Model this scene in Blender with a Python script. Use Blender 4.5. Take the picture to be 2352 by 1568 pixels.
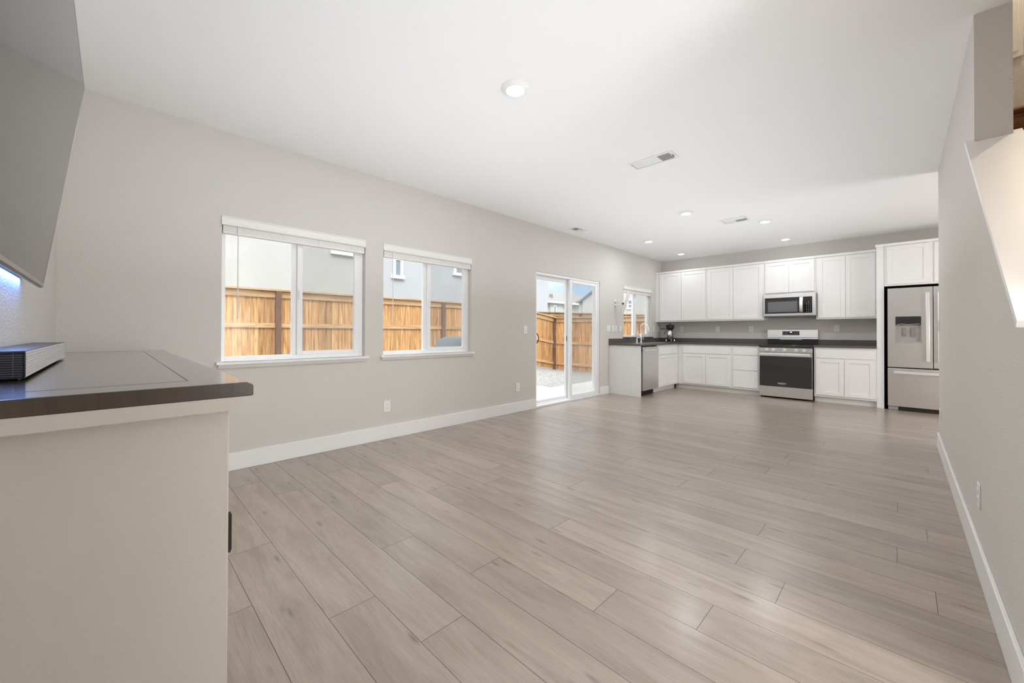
import bpy, bmesh, math, random
from mathutils import Vector, Matrix
S=bpy.context.scene
for o in list(bpy.data.objects): bpy.data.objects.remove(o,do_unlink=True)
C=S.collection
random.seed(7)
# ------------------------------------------------------------------ camera
F_PX,YAW,PITCH,ROLL,PPY=905.1232,0.7794,0.0061,0.0029,757.7003
CAM=Vector((3.8721,0.0,1.1276))
fw=Vector((-math.sin(YAW)*math.cos(PITCH),math.cos(YAW)*math.cos(PITCH),math.sin(PITCH)))
rt=Vector((math.cos(YAW),math.sin(YAW),0)); up=rt.cross(fw)
R_=rt*math.cos(ROLL)+up*math.sin(ROLL); U_=-rt*math.sin(ROLL)+up*math.cos(ROLL)
cd=bpy.data.cameras.new('camera'); cam=bpy.data.objects.new('camera',cd); C.objects.link(cam)
cam.matrix_world=Matrix(((R_.x,U_.x,-fw.x,CAM.x),(R_.y,U_.y,-fw.y,CAM.y),(R_.z,U_.z,-fw.z,CAM.z),(0,0,0,1)))
cd.sensor_width=36; cd.lens=F_PX/2352*36; cd.shift_y=-(784-PPY)/2352; cd.clip_start=.03; cd.clip_end=300
S.camera=cam
S.view_settings.view_transform='Standard'; S.view_settings.look='None'; S.view_settings.gamma=1
S.view_settings.use_curve_mapping=False; S.view_settings.exposure=0.92
LAMP_K=4.0      # added recessed lamp in the unseen foyer
LAMP_L=9.0      # living room lamp
FOYER_FILL_W=95.0  # added fill lamp in the unseen foyer
HALL_FILL_W=56.0  # added fill lamp in the unseen hall
BOUNCE_W=25.0    # soft light thrown up at the ceiling, as the photographer's bounced flash
SKY=0.625
SUN=0.78
S.cycles.max_bounces=16; S.cycles.diffuse_bounces=12; S.cycles.glossy_bounces=6; S.cycles.transparent_max_bounces=24
# ------------------------------------------------------------------ world: pale blue sky with thin cloud
w=bpy.data.worlds.new('World'); S.world=w; w.use_nodes=True
nt=w.node_tree; N=nt.nodes; L=nt.links; N.clear()
out=N.new('ShaderNodeOutputWorld'); bg=N.new('ShaderNodeBackground'); L.new(bg.outputs[0],out.inputs[0])
tc=N.new('ShaderNodeTexCoord'); mp=N.new('ShaderNodeMapping'); mp.inputs['Scale'].default_value=(1,1,3.5); L.new(tc.outputs['Generated'],mp.inputs[0])
nz=N.new('ShaderNodeTexNoise'); nz.inputs['Scale'].default_value=4.2; nz.inputs['Detail'].default_value=7; nz.inputs['Roughness'].default_value=.55; L.new(mp.outputs[0],nz.inputs[0])
cr=N.new('ShaderNodeValToRGB'); cr.color_ramp.elements[0].position=.36; cr.color_ramp.elements[0].color=(.55,.76,1.0,1); cr.color_ramp.elements[1].position=.68; cr.color_ramp.elements[1].color=(.92,.96,1.0,1)
L.new(nz.outputs[0],cr.inputs[0]); zm=N.new('ShaderNodeMix'); zm.data_type='RGBA'; zm.inputs[7].default_value=(.96,.975,1,1); L.new(cr.outputs[0],zm.inputs[6]); L.new(zm.outputs[2],bg.inputs[0]); 
sx=N.new('ShaderNodeSeparateXYZ'); L.new(tc.outputs['Generated'],sx.inputs[0])
zr=N.new('ShaderNodeMapRange'); zr.interpolation_type='SMOOTHSTEP'; zr.inputs['From Min'].default_value=.22; zr.inputs['From Max'].default_value=.75; zr.inputs['To Min'].default_value=SKY; zr.inputs['To Max'].default_value=SKY*3.6
z2=N.new('ShaderNodeMapRange'); z2.inputs['From Min'].default_value=.2; z2.inputs['From Max'].default_value=.45; L.new(sx.outputs[2],z2.inputs['Value']); L.new(z2.outputs[0],zm.inputs[0]); L.new(sx.outputs[2],zr.inputs['Value']); L.new(zr.outputs[0],bg.inputs[1])
# ------------------------------------------------------------------ sun, from behind our house: no direct beam enters the windows
sd=bpy.data.lights.new('sun','SUN'); sun=bpy.data.objects.new('sun',sd); C.objects.link(sun)
sd.energy=SUN; sd.angle=math.radians(12); sd.color=(1,.97,.93)
sun.rotation_euler=(Vector((-.62,.42,-.75)).normalized()).to_track_quat('-Z','Y').to_euler()

bl=bpy.data.lights.new('ceiling_bounce_light','AREA'); bl.shape='RECTANGLE'; bl.size=2.9; bl.size_y=7.6; bl.energy=BOUNCE_W; bl.color=(.88,.94,1)
bo=bpy.data.objects.new('ceiling_bounce_light',bl); C.objects.link(bo); bo.location=(2.02,3.9,1.52); bo.rotation_euler=(math.pi,0,0)
# ------------------------------------------------------------------ materials
def srgb(r,g,b):
    f=lambda c:(c/255/12.92) if c/255<=.04045 else ((c/255+.055)/1.055)**2.4
    return (f(r),f(g),f(b),1)
def mat(name,col,rough=.5,metal=0,spec=.5,bump=0,bscale=60,bdet=2,var=0,vscale=3,emis=None,es=0,coat=0,ior=1.45):
    m=bpy.data.materials.new(name); m.use_nodes=True; nt=m.node_tree; p=nt.nodes['Principled BSDF']
    if len(col)==3: col=(*col,1)
    p.inputs['Base Color'].default_value=col; p.inputs['Roughness'].default_value=rough; p.inputs['Metallic'].default_value=metal
    p.inputs['Specular IOR Level'].default_value=spec; p.inputs['IOR'].default_value=ior
    if coat: p.inputs['Coat Weight'].default_value=coat; p.inputs['Coat Roughness'].default_value=.08
    if emis: p.inputs['Emission Color'].default_value=(*emis,1); p.inputs['Emission Strength'].default_value=es
    tc=nt.nodes.new('ShaderNodeTexCoord')
    if bump:
        n=nt.nodes.new('ShaderNodeTexNoise'); n.inputs['Scale'].default_value=bscale; n.inputs['Detail'].default_value=bdet
        b=nt.nodes.new('ShaderNodeBump'); b.inputs['Strength'].default_value=bump; b.inputs['Distance'].default_value=.004
        nt.links.new(tc.outputs['Object'],n.inputs['Vector']); nt.links.new(n.outputs[0],b.inputs['Height']); nt.links.new(b.outputs[0],p.inputs['Normal'])
    if var:
        n=nt.nodes.new('ShaderNodeTexNoise'); n.inputs['Scale'].default_value=vscale; n.inputs['Detail'].default_value=4
        mx=nt.nodes.new('ShaderNodeMix'); mx.data_type='RGBA'
        mx.inputs[6].default_value=tuple(c*(1-var) for c in col[:3])+(1,); mx.inputs[7].default_value=tuple(min(1,c*(1+var)) for c in col[:3])+(1,)
        nt.links.new(tc.outputs['Object'],n.inputs['Vector']); nt.links.new(n.outputs[0],mx.inputs[0]); nt.links.new(mx.outputs[2],p.inputs['Base Color'])
    return m
WALL=(.665,.642,.610)
M={}
M['wall']=mat('wall_paint',WALL,.75,bump=.75,bscale=125,bdet=3,spec=.25)
M['ceil']=mat('ceiling_paint',(.90,.90,.90),.85,bump=.35,bscale=70,bdet=3,spec=.2)
M['trim']=mat('white_trim_paint',(.85,.845,.83),.35,var=.01,vscale=2)
M['vinyl']=mat('white_window_vinyl',(.90,.905,.91),.3,var=.01,vscale=3)
M['cab']=mat('white_cabinet_paint',(.87,.865,.855),.35,var=.012,vscale=2.5)
M['blind']=mat('white_faux_wood_blind',(.84,.83,.81),.4,var=.02,vscale=6)
M['counter']=mat('dark_quartz_counter',(.115,.103,.098),.17,var=.3,vscale=260,spec=.6)
M['black']=mat('black_glass',(.012,.012,.013),.05,spec=.8,ior=1.6,var=.05)
M['blackp']=mat('black_plastic',(.02,.02,.02),.35,var=.1,bump=.05)
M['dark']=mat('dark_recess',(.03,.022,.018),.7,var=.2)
M['chrome']=mat('polished_chrome',(.75,.75,.75),.12,1,var=.02)
M['white']=mat('white_plastic',(.85,.85,.84),.35,var=.01)
M['plate']=mat('white_switch_plate',(.86,.855,.84),.35,var=.01)
M['lens']=mat('lamp_lens',(1,1,1),.4,emis=(1,.97,.92),es=6,var=.01)
M['ventd']=mat('vent_shadow_gap',(.30,.30,.30),.8,var=.1)
M['gs']=mat('soundbar_grey_fins',(.62,.62,.62),.4,var=.05,vscale=30)
M['tvs']=mat('tv_screen',(.008,.008,.009),.02,spec=.5,ior=1.5,var=.05)
M['tvb']=mat('tv_bezel',(.42,.40,.38),.35,.6,var=.05,vscale=20)
M['red']=mat('red_indicator',(.6,.03,.02),.4,emis=(1,.05,.03),es=.6)
M['led']=mat('bias_light_strip',(.8,.85,1),.4,emis=(.42,.58,1),es=3)  # glow added for the blue cast on the wall under the television
M['clk']=mat('range_clock',(.8,.9,1),.4,emis=(.8,.9,1),es=1.5)
M['mark']=mat('white_markings',(.75,.75,.75),.4,var=.01)
M['gmark']=mat('grey_markings',(.2,.2,.2),.4,var=.01)
M['stucco']=mat('stucco_cream',(.56,.545,.52),.9,bump=.4,bscale=30,var=.02,vscale=.6)
M['stuccob']=mat('stucco_pale_grey',(.49,.505,.52),.9,bump=.4,bscale=30,var=.02,vscale=.6)
M['shingle']=mat('grey_shingles',(.24,.235,.23),.9,bump=.6,bscale=6,var=.15,vscale=14)
M['hglass']=mat('house_window_glass',(.25,.30,.34),.08,spec=.8,var=.1)
M['concrete']=mat('patio_concrete',(.50,.49,.475),.8,bump=.2,bscale=40,var=.05,vscale=5)
M['grillc']=mat('grey_grill_cover',(.17,.19,.21),.8,bump=.5,bscale=9,var=.1,vscale=8)
M['steel2']=mat('brushed_sink_steel',(.6,.6,.6),.25,1,var=.05,vscale=30)
M['coffee']=mat('coffee_glass',(.05,.03,.025),.05,spec=.8,var=.1)
M['bronze']=mat('dark_bronze',(.04,.035,.03),.4,.3,var=.1)
def steel(name,col=(.74,.725,.71),rough=.33,axis=2):
    m=mat(name,col,rough,1); nt=m.node_tree; p=nt.nodes['Principled BSDF']
    tc=nt.nodes.new('ShaderNodeTexCoord'); mp=nt.nodes.new('ShaderNodeMapping'); s=[300,300,300]; s[axis]=2; mp.inputs['Scale'].default_value=s
    n=nt.nodes.new('ShaderNodeTexNoise'); n.inputs['Scale'].default_value=1; n.inputs['Detail'].default_value=2
    b=nt.nodes.new('ShaderNodeBump'); b.inputs['Strength'].default_value=.05; b.inputs['Distance'].default_value=.002
    nt.links.new(tc.outputs['Object'],mp.inputs[0]); nt.links.new(mp.outputs[0],n.inputs['Vector']); nt.links.new(n.outputs[0],b.inputs['Height']); nt.links.new(b.outputs[0],p.inputs['Normal'])
    return m
M['steel']=steel('brushed_stainless_steel'); M['steelh']=steel('satin_steel_handle',(.93,.925,.91),.42)
def glassmat(name,tint=(1,1,1),refl=.07,haze=0,hcol=(.5,.5,.5)):
    m=bpy.data.materials.new(name); m.use_nodes=True; nt=m.node_tree; nt.nodes.clear()
    o=nt.nodes.new('ShaderNodeOutputMaterial'); t=nt.nodes.new('ShaderNodeBsdfTransparent'); t.inputs[0].default_value=(*tint,1)
    g=nt.nodes.new('ShaderNodeBsdfGlossy'); g.inputs['Roughness'].default_value=.01; g.inputs[0].default_value=(1,1,1,1)
    lw=nt.nodes.new('ShaderNodeLayerWeight'); pw=nt.nodes.new('ShaderNodeMath'); pw.operation='POWER'; pw.inputs[1].default_value=5; nt.links.new(lw.outputs['Facing'],pw.inputs[0])
    fr=nt.nodes.new('ShaderNodeMath'); fr.operation='MULTIPLY_ADD'; fr.inputs[1].default_value=.5; fr.inputs[2].default_value=.02; nt.links.new(pw.outputs[0],fr.inputs[0])
    mx=nt.nodes.new('ShaderNodeMixShader'); nt.links.new(fr.outputs[0],mx.inputs[0]); nt.links.new(t.outputs[0],mx.inputs[1]); nt.links.new(g.outputs[0],mx.inputs[2])
    last=mx
    if haze:
        d=nt.nodes.new('ShaderNodeBsdfDiffuse'); d.inputs[0].default_value=(*hcol,1); m2=nt.nodes.new('ShaderNodeMixShader'); m2.inputs[0].default_value=haze
        nt.links.new(mx.outputs[0],m2.inputs[1]); nt.links.new(d.outputs[0],m2.inputs[2]); last=m2
    nt.links.new(last.outputs[0],o.inputs[0]); return m
M['glass']=glassmat('clear_window_glass',(.97,.985,.98))
M['screen']=glassmat('insect_screen_mesh',(.95,.95,.95),haze=.13,hcol=(.45,.45,.46))
def grain(name,c1,c2,c3,scale=(1,1,1),rough=.5,tint=.0,knots=True,bump=.15,coat=0,usecoord='UV',spec=.5,knotcol=.45,fine=1):
    """wood: stretched noise in UV (u along grain); per-face random 'rnd' shifts tone"""
    m=bpy.data.materials.new(name); m.use_nodes=True; nt=m.node_tree; p=nt.nodes['Principled BSDF']; Nn=nt.nodes; l=nt.links
    p.inputs['Roughness'].default_value=rough; p.inputs['Specular IOR Level'].default_value=spec
    if coat: p.inputs['Coat Weight'].default_value=coat; p.inputs['Coat Roughness'].default_value=.12 if 'oak_plank' not in name else .22
    tc=Nn.new('ShaderNodeTexCoord'); mp=Nn.new('ShaderNodeMapping'); mp.inputs['Scale'].default_value=scale; l.new(tc.outputs[usecoord],mp.inputs[0])
    n1=Nn.new('ShaderNodeTexNoise'); n1.inputs['Scale'].default_value=1.6; n1.inputs['Detail'].default_value=7; n1.inputs['Roughness'].default_value=.62; n1.inputs['Distortion'].default_value=.9; l.new(mp.outputs[0],n1.inputs['Vector'])
    mp2=Nn.new('ShaderNodeMapping'); mp2.inputs['Scale'].default_value=(scale[0]*1.5*(fine**.6),scale[1]*9*(fine**.5),scale[2]*9); l.new(tc.outputs[usecoord],mp2.inputs[0])
    n2=Nn.new('ShaderNodeTexNoise'); n2.inputs['Scale'].default_value=1.5; n2.inputs['Detail'].default_value=5 if fine==1 else 9; n2.inputs['Roughness'].default_value=.5 if fine==1 else .72; l.new(mp2.outputs[0],n2.inputs['Vector'])
    r1=Nn.new('ShaderNodeValToRGB'); e=r1.color_ramp.elements; e[0].position=.3; e[0].color=c1; e[1].position=.72; e[1].color=c3; x=e.new(.5); x.color=c2; l.new(n1.outputs[0],r1.inputs[0])
    mx=Nn.new('ShaderNodeMix'); mx.data_type='RGBA'; mx.blend_type='MULTIPLY'; mx.inputs[0].default_value=.55
    r2=Nn.new('ShaderNodeValToRGB'); e=r2.color_ramp.elements; e[0].position=.35; e[0].color=(.70,.68,.66,1); e[1].position=.6; e[1].color=(1,1,1,1); l.new(n2.outputs[0],r2.inputs[0])
    l.new(r1.outputs[0],mx.inputs[6]); l.new(r2.outputs[0],mx.inputs[7]); last=mx.outputs[2]
    if knots:
        mp3=Nn.new('ShaderNodeMapping'); mp3.inputs['Scale'].default_value=(scale[0]*1.3,scale[1]*.9,scale[2]); l.new(tc.outputs[usecoord],mp3.inputs[0])
        vz=Nn.new('ShaderNodeTexVoronoi'); vz.inputs['Scale'].default_value=1.25 if fine==1 else 2.1; vz.inputs['Randomness'].default_value=1; l.new(mp3.outputs[0],vz.inputs['Vector'])
        r3=Nn.new('ShaderNodeValToRGB'); e=r3.color_ramp.elements; e[0].position=.02; e[0].color=(knotcol,knotcol*.96,knotcol*.92,1); e[1].position=.17; e[1].color=(1,1,1,1); l.new(vz.outputs['Distance'],r3.inputs[0])
        m3=Nn.new('ShaderNodeMix'); m3.data_type='RGBA'; m3.blend_type='MULTIPLY'; m3.inputs[0].default_value=.9; l.new(last,m3.inputs[6]); l.new(r3.outputs[0],m3.inputs[7]); last=m3.outputs[2]
    at=Nn.new('ShaderNodeAttribute'); at.attribute_name='rnd'
    mr=Nn.new('ShaderNodeMapRange'); mr.inputs['To Min'].default_value=1-tint; mr.inputs['To Max'].default_value=1+tint; l.new(at.outputs['Fac'],mr.inputs['Value'])
    hs=Nn.new('ShaderNodeHueSaturation'); l.new(mr.outputs[0],hs.inputs['Value']); l.new(last,hs.inputs['Color']); l.new(hs.outputs[0],p.inputs['Base Color'])
    b=Nn.new('ShaderNodeBump'); b.inputs['Strength'].default_value=bump; b.inputs['Distance'].default_value=.002; l.new(n2.outputs[0],b.inputs['Height']); l.new(b.outputs[0],p.inputs['Normal'])
    return m
M['floor']=grain('oak_plank_laminate',(.29,.232,.187,1),(.365,.300,.247,1),(.42,.352,.296,1),(1.1,7,1),.30,.08,bump=.35,coat=.35,fine=4)
M['fence']=grain('cedar_fence_boards',(.30,.12,.035,1),(.56,.30,.12,1),(.74,.50,.27,1),(.9,13,1),.8,.2,bump=.3,knotcol=.5)
M['rail']=grain('cedar_rails',(.42,.24,.11,1),(.58,.37,.19,1),(.70,.50,.31,1),(.9,9,1),.8,.08,bump=.3)
M['post']=grain('brown_fence_post',(.13,.07,.045,1),(.19,.10,.065,1),(.24,.14,.09,1),(.9,9,1),.8,.05,knots=False)
M['espresso']=grain('espresso_wood_top',(.036,.020,.011,1),(.050,.029,.016,1),(.064,.039,.023,1),(2,20,1),.34,0,knots=False,bump=.03,coat=1.0,usecoord='Object',spec=.7)
M['greige']=mat('greige_console_paint',(.64,.60,.545),.45,bump=.15,bscale=90,var=.02,vscale=5)
M['oakrail']=grain('stained_oak_handrail',(.10,.035,.008,1),(.20,.075,.018,1),(.34,.14,.04,1),(3,50,50),.35,0,knots=False,usecoord='Object')
def gravelmat():
    m=mat('grey_gravel',(.5,.5,.5),.9); nt=m.node_tree; p=nt.nodes['Principled BSDF']; Nn=nt.nodes; l=nt.links
    tc=Nn.new('ShaderNodeTexCoord'); v=Nn.new('ShaderNodeTexVoronoi'); v.inputs['Scale'].default_value=42; l.new(tc.outputs['Object'],v.inputs['Vector'])
    r=Nn.new('ShaderNodeValToRGB'); e=r.color_ramp.elements; e[0].color=(.13,.13,.13,1); e[1].color=(.46,.455,.44,1); l.new(v.outputs['Color'],r.inputs[0]); l.new(r.outputs[0],p.inputs['Base Color'])
    b=Nn.new('ShaderNodeBump'); b.inputs['Strength'].default_value=.5; b.inputs['Distance'].default_value=.006; l.new(v.outputs['Distance'],b.inputs['Height']); b.invert=True; l.new(b.outputs[0],p.inputs['Normal'])
    return m
M['gravel']=gravelmat()

# ------------------------------------------------------------------ mesh builder
class MB:
    def __init__(s,T=None): s.v=[]; s.f=[]; s.m=[]; s.r=[]; s.uv=[]; s.T=T
    def P(s,p): 
        p=Vector(p); return s.T(p) if s.T else p
    def face(s,idx,m=0,r=.5,uv=None): s.f.append(idx); s.m.append(m); s.r.append(r); s.uv.append(uv)
    def box(s,x0,x1,y0,y1,z0,z1,m=0,r=.5,ug=None):
        if x0>x1:x0,x1=x1,x0
        if y0>y1:y0,y1=y1,y0
        if z0>z1:z0,z1=z1,z0
        b=len(s.v); pts=[(x0,y0,z0),(x1,y0,z0),(x1,y1,z0),(x0,y1,z0),(x0,y0,z1),(x1,y0,z1),(x1,y1,z1),(x0,y1,z1)]
        s.v+=[s.P(p) for p in pts]
        o=random.random()*50
        for q in ((0,3,2,1),(4,5,6,7),(0,1,5,4),(1,2,6,5),(2,3,7,6),(3,0,4,7)):
            uv=None
            if ug is not None: # ug = grain axis index
                oth=[a for a in range(3) if a!=ug]
                uv=[(pts[k][ug]+o, pts[k][oth[0]]+pts[k][oth[1]]+o*.37) for k in q]
            s.face(tuple(b+k for k in q),m,r,uv)
    def prism(s,prof,axis,a0,a1,m=0,r=.5):
        """prof: 2D points in the two remaining axes (in order), extruded a0..a1"""
        b=len(s.v); n=len(prof)
        def mk(p,a):
            q=[0,0,0]; o=[k for k in range(3) if k!=axis]; q[axis]=a; q[o[0]]=p[0]; q[o[1]]=p[1]; return q
        s.v+=[s.P(mk(p,a0)) for p in prof]+[s.P(mk(p,a1)) for p in prof]
        s.face(tuple(range(b+n-1,b-1,-1)),m,r); s.face(tuple(range(b+n,b+2*n)),m,r)
        for i in range(n): j=(i+1)%n; s.face((b+i,b+j,b+n+j,b+n+i),m,r)
    def cyl(s,p0,p1,r0,r1=None,n=20,m=0,caps=True):
        r1=r0 if r1 is None else r1; p0=Vector(p0); p1=Vector(p1); d=(p1-p0).normalized()
        a=d.orthogonal().normalized(); c=d.cross(a); b=len(s.v)
        for p,rr in((p0,r0),(p1,r1)):
            for i in range(n): t=2*math.pi*i/n; s.v.append(s.P(p+a*math.cos(t)*rr+c*math.sin(t)*rr))
        for i in range(n): j=(i+1)%n; s.face((b+i,b+j,b+n+j,b+n+i),m)
        if caps: s.face(tuple(range(b+n-1,b-1,-1)),m); s.face(tuple(range(b+n,b+2*n)),m)
    def tube(s,pts,r,n=12,m=0):
        pts=[Vector(p) for p in pts]; b=len(s.v); k=len(pts); ref=None
        rs=r if isinstance(r,(list,tuple)) else [r]*k
        for i,p in enumerate(pts):
            d=(pts[min(i+1,k-1)]-pts[max(i-1,0)]).normalized()
            if ref is None: ref=d.orthogonal().normalized()
            ref=(ref-d*ref.dot(d)).normalized(); c=d.cross(ref)
            for j in range(n): t=2*math.pi*j/n; s.v.append(s.P(p+(ref*math.cos(t)+c*math.sin(t))*rs[i]))
        for i in range(k-1):
            for j in range(n): q=(j+1)%n; s.face((b+i*n+j,b+i*n+q,b+(i+1)*n+q,b+(i+1)*n+j),m)
        s.face(tuple(range(b+n-1,b-1,-1)),m); s.face(tuple(b+(k-1)*n+j for j in range(n)),m)
    def lathe(s,prof,cx,cy,n=28,m=0,sx=1,sy=1):
        b=len(s.v); k=len(prof)
        for r,z in prof:
            for j in range(n): t=2*math.pi*j/n; s.v.append(s.P((cx+math.cos(t)*r*sx,cy+math.sin(t)*r*sy,z)))
        for i in range(k-1):
            for j in range(n): q=(j+1)%n; s.face((b+i*n+j,b+i*n+q,b+(i+1)*n+q,b+(i+1)*n+j),m)
        if prof[0][0]>1e-5: s.face(tuple(range(b+n-1,b-1,-1)),m)
        if prof[-1][0]>1e-5: s.face(tuple(b+(k-1)*n+j for j in range(n)),m)
WO={}
def build(name,mb,mats,parent=None,bevel=0,smooth=30,flip=False,recalc=True,seg=2):
    if not isinstance(mats,(list,tuple)): mats=[mats]
    off=WO.get(parent,Vector((0,0,0))) if parent else Vector((0,0,0))
    me=bpy.data.meshes.new(name); me.from_pydata([v-off for v in mb.v],[],mb.f)
    for m in mats: me.materials.append(M[m] if isinstance(m,str) else m)
    for i,p in enumerate(me.polygons): p.material_index=mb.m[i]
    a=me.attributes.new('rnd','FLOAT','FACE')
    for i,v in enumerate(mb.r): a.data[i].value=v
    if any(u is not None for u in mb.uv):
        ul=me.uv_layers.new(name='UVMap')
        for i,p in enumerate(me.polygons):
            if mb.uv[i]:
                for k,li in enumerate(p.loop_indices): ul.data[li].uv=mb.uv[i][k]
    if recalc:
        bm=bmesh.new(); bm.from_mesh(me); bmesh.ops.recalc_face_normals(bm,faces=bm.faces); bm.to_mesh(me); bm.free()
    me.shade_smooth(); me.set_sharp_from_angle(angle=math.radians(smooth))
    o=bpy.data.objects.new(name,me); C.objects.link(o)
    if parent: o.parent=parent; WO[o]=off
    if bevel:
        b=o.modifiers.new('bevel','BEVEL'); b.width=bevel; b.segments=seg; b.limit_method='ANGLE'; b.angle_limit=math.radians(40)
    return o
def tag(o,label=None,cat=None,group=None,kind=None):
    if label:o['label']=label
    if cat:o['category']=cat
    if group:o['group']=group
    if kind:o['kind']=kind
    return o
def thing(name,label,cat,loc,group=None,kind=None):
    o=bpy.data.objects.new(name,None); C.objects.link(o); o.location=loc; o.empty_display_size=.1
    WO[o]=Vector(loc); return tag(o,label,cat,group,kind)
def struct(name,loc=(0,0,0)): 
    o=bpy.data.objects.new(name,None); C.objects.link(o); o.location=loc; WO[o]=Vector(loc); o['kind']='structure'; return o
def copy_tree(o,parent=None):
    c=o.copy(); C.objects.link(c); c.parent=parent; WO[c]=WO.get(o,Vector())
    for ch in list(o.children): copy_tree(ch,c)
    return c
def place(src,loc,label=None):
    c=copy_tree(src); c.location=loc
    if label: c['label']=label
    return c
def textmesh(mb_name,txt,size,T,m,parent,ext=.0006):
    cu=bpy.data.curves.new('t','FONT'); cu.body=txt; cu.size=size; cu.extrude=ext; cu.align_x='CENTER'; cu.align_y='CENTER'; cu.resolution_u=3
    ob=bpy.data.objects.new('t',cu); C.objects.link(ob)
    me=bpy.data.meshes.new_from_object(ob); bpy.data.objects.remove(ob,do_unlink=True); bpy.data.curves.remove(cu)
    me.name=mb_name; off=WO.get(parent,Vector((0,0,0)))
    for v in me.vertices: v.co=T(v.co.copy())-off
    me.materials.clear(); me.materials.append(M[m]); o=bpy.data.objects.new(mb_name,me); C.objects.link(o); o.parent=parent; WO[o]=off; return o

H=2.743; YB=8.771; YF=8.149; XR=4.137; YW=-.259; T=.15
# ================================================================== SETTING
# floor: one mesh of oak planks running across the room, seams as real gaps over a dark underlay
KN={0:1.468,1:2.27,2:2.627,3:1.948,4:2.435,5:2.983,7:2.438,9:3.292,-1:1.967,10:3.975,11:3.30,14:3.972}
mb=MB(); W=.1925; PL=1.83
mb.box(-.05,7.6,YW-.1,YB+.1,-.06,-.0025,m=1)
for r in range(-4,45):
    y0=.41+r*W; y1=y0+W
    y0=max(y0,YW-.02); y1=min(y1,YB+.02)
    if y1-y0<.01: continue
    x=KN.get(r, random.uniform(0,PL)); 
    while x>0: x-=PL
    while x<7.5:
        x0=max(x,-.03); x1=min(x+PL,7.5)
        if x1-x0>.01:
            g=.0007; b=len(mb.v); z=0
            for p in((x0+g,y0+g,z),(x1-g,y0+g,z),(x1-g,y1-g,z),(x0+g,y1-g,z),(x0+g,y0+g,-.002),(x1-g,y0+g,-.002),(x1-g,y1-g,-.002),(x0+g,y1-g,-.002)): mb.v.append(Vector(p))
            o1,o2,rr=random.random()*90,random.random()*90,random.random()
            mb.face((b,b+1,b+2,b+3),0,rr,[(x0+o1,y0+o2),(x1+o1,y0+o2),(x1+o1,y1+o2),(x0+o1,y1+o2)])
            for q in((0,4,5,1),(1,5,6,2),(2,6,7,3),(3,7,4,0)): mb.face(tuple(b+k for k in q),1)
        x+=PL
tag(build('floor',mb,['floor','dark'],recalc=False),kind='structure')
# ceiling
mb=MB(); mb.box(-T,4.26,YW-T,YB+T,H,H+.25); mb.box(4.26,6.75,YW-T,1.85,H,H+.25); mb.box(5.25,6.75,1.85,4.55,H,H+.25); mb.box(4.26,7.6,4.55,YB+T,H,H+.25)
tag(build('ceiling',mb,'ceil'),kind='structure')
mb=MB(); mb.box(4.1,5.45,1.7,4.7,5.2,5.3); tag(build('ceiling_stairwell',mb,'ceil'),kind='structure')
# left wall with four openings
OP=[(.608,1.796,.879,2.06),(1.993,3.183,.879,2.06),(4.424,6.17,0,2.044),(7.026,8.23,1.035,2.06)]
mb=MB(); y=YW
for a,b,z0,z1 in OP:
    mb.box(-T,0,y,a,0,H)
    if z0>0: mb.box(-T,0,a,b,0,z0)
    mb.box(-T,0,a,b,z1,H); y=b
mb.box(-T,0,y,YB,0,H)
tag(build('wall_left',mb,'wall'),kind='structure')
mb=MB(); mb.box(-T,7.6,YB,YB+T,0,H); tag(build('wall_far',mb,'wall'),kind='structure')
mb=MB(); mb.box(-T,6.75,YW-T,YW,0,H); tag(build('wall_near',mb,'wall'),kind='structure')
mb=MB(); SL=.757
zc=lambda y:1.146+SL*(y-1.83)
mb.prism([(1.86,0),(5.77,0),(5.77,H),(3.057,H),(3.057,zc(3.057)),(1.86,zc(1.86))],0,XR,4.26); tag(build('wall_right',mb,'wall'),kind='structure')
mb=MB(); mb.box(7.45,7.6,5.77,YB,0,H); mb.box(4.26,7.6,5.65,5.77,0,H); tag(build('wall_kitchen_side',mb,'wall'),kind='structure')
mb=MB(); mb.box(4.26,5.25,4.4,4.55,0,5.2); mb.box(5.25,5.4,1.86,4.55,0,5.2); mb.box(4.11,4.26,1.7,4.55,H+.25,5.2); mb.box(4.11,5.4,1.7,1.85,H+.25,5.2); mb.box(4.262,5.25,1.862,1.94,0,H)  # last box: unseen wall added at the stair foot to block foyer light
tag(build('wall_stairwell',mb,'wall'),kind='structure')
mb=MB(); mb.box(4.4,4.5,YW,.78,0,H); mb.box(6.6,6.75,YW,1.86,0,H); mb.box(5.4,6.75,1.86,2.01,0,H); tag(build('wall_foyer',mb,'wall'),kind='structure')  # first box: unseen return wall added to keep foyer light off the console
# stairs behind the knee wall
mb=MB()
for i in range(9): mb.box(4.26,5.25,1.95+i*.25,4.4,i*.187,(i+1)*.187)
tag(build('floor_stairs',mb,'wall'),kind='structure')
# baseboards
BH,BT=.143,.014
def bb(name,boxes):
    mb=MB()
    for x0,x1,y0,y1 in boxes: mb.box(x0,x1,y0,y1,0,BH)
    tag(build(name,mb,'trim',bevel=.003),kind='structure')
bb('baseboard_left',[(0,BT,YW+BT,4.424),(0,BT,6.17,6.47)])
bb('baseboard_near',[(0,6.6,YW,YW+BT)])
bb('baseboard_right',[(XR-BT,XR,1.846,5.784),(XR,4.26,5.77,5.784)])
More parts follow.
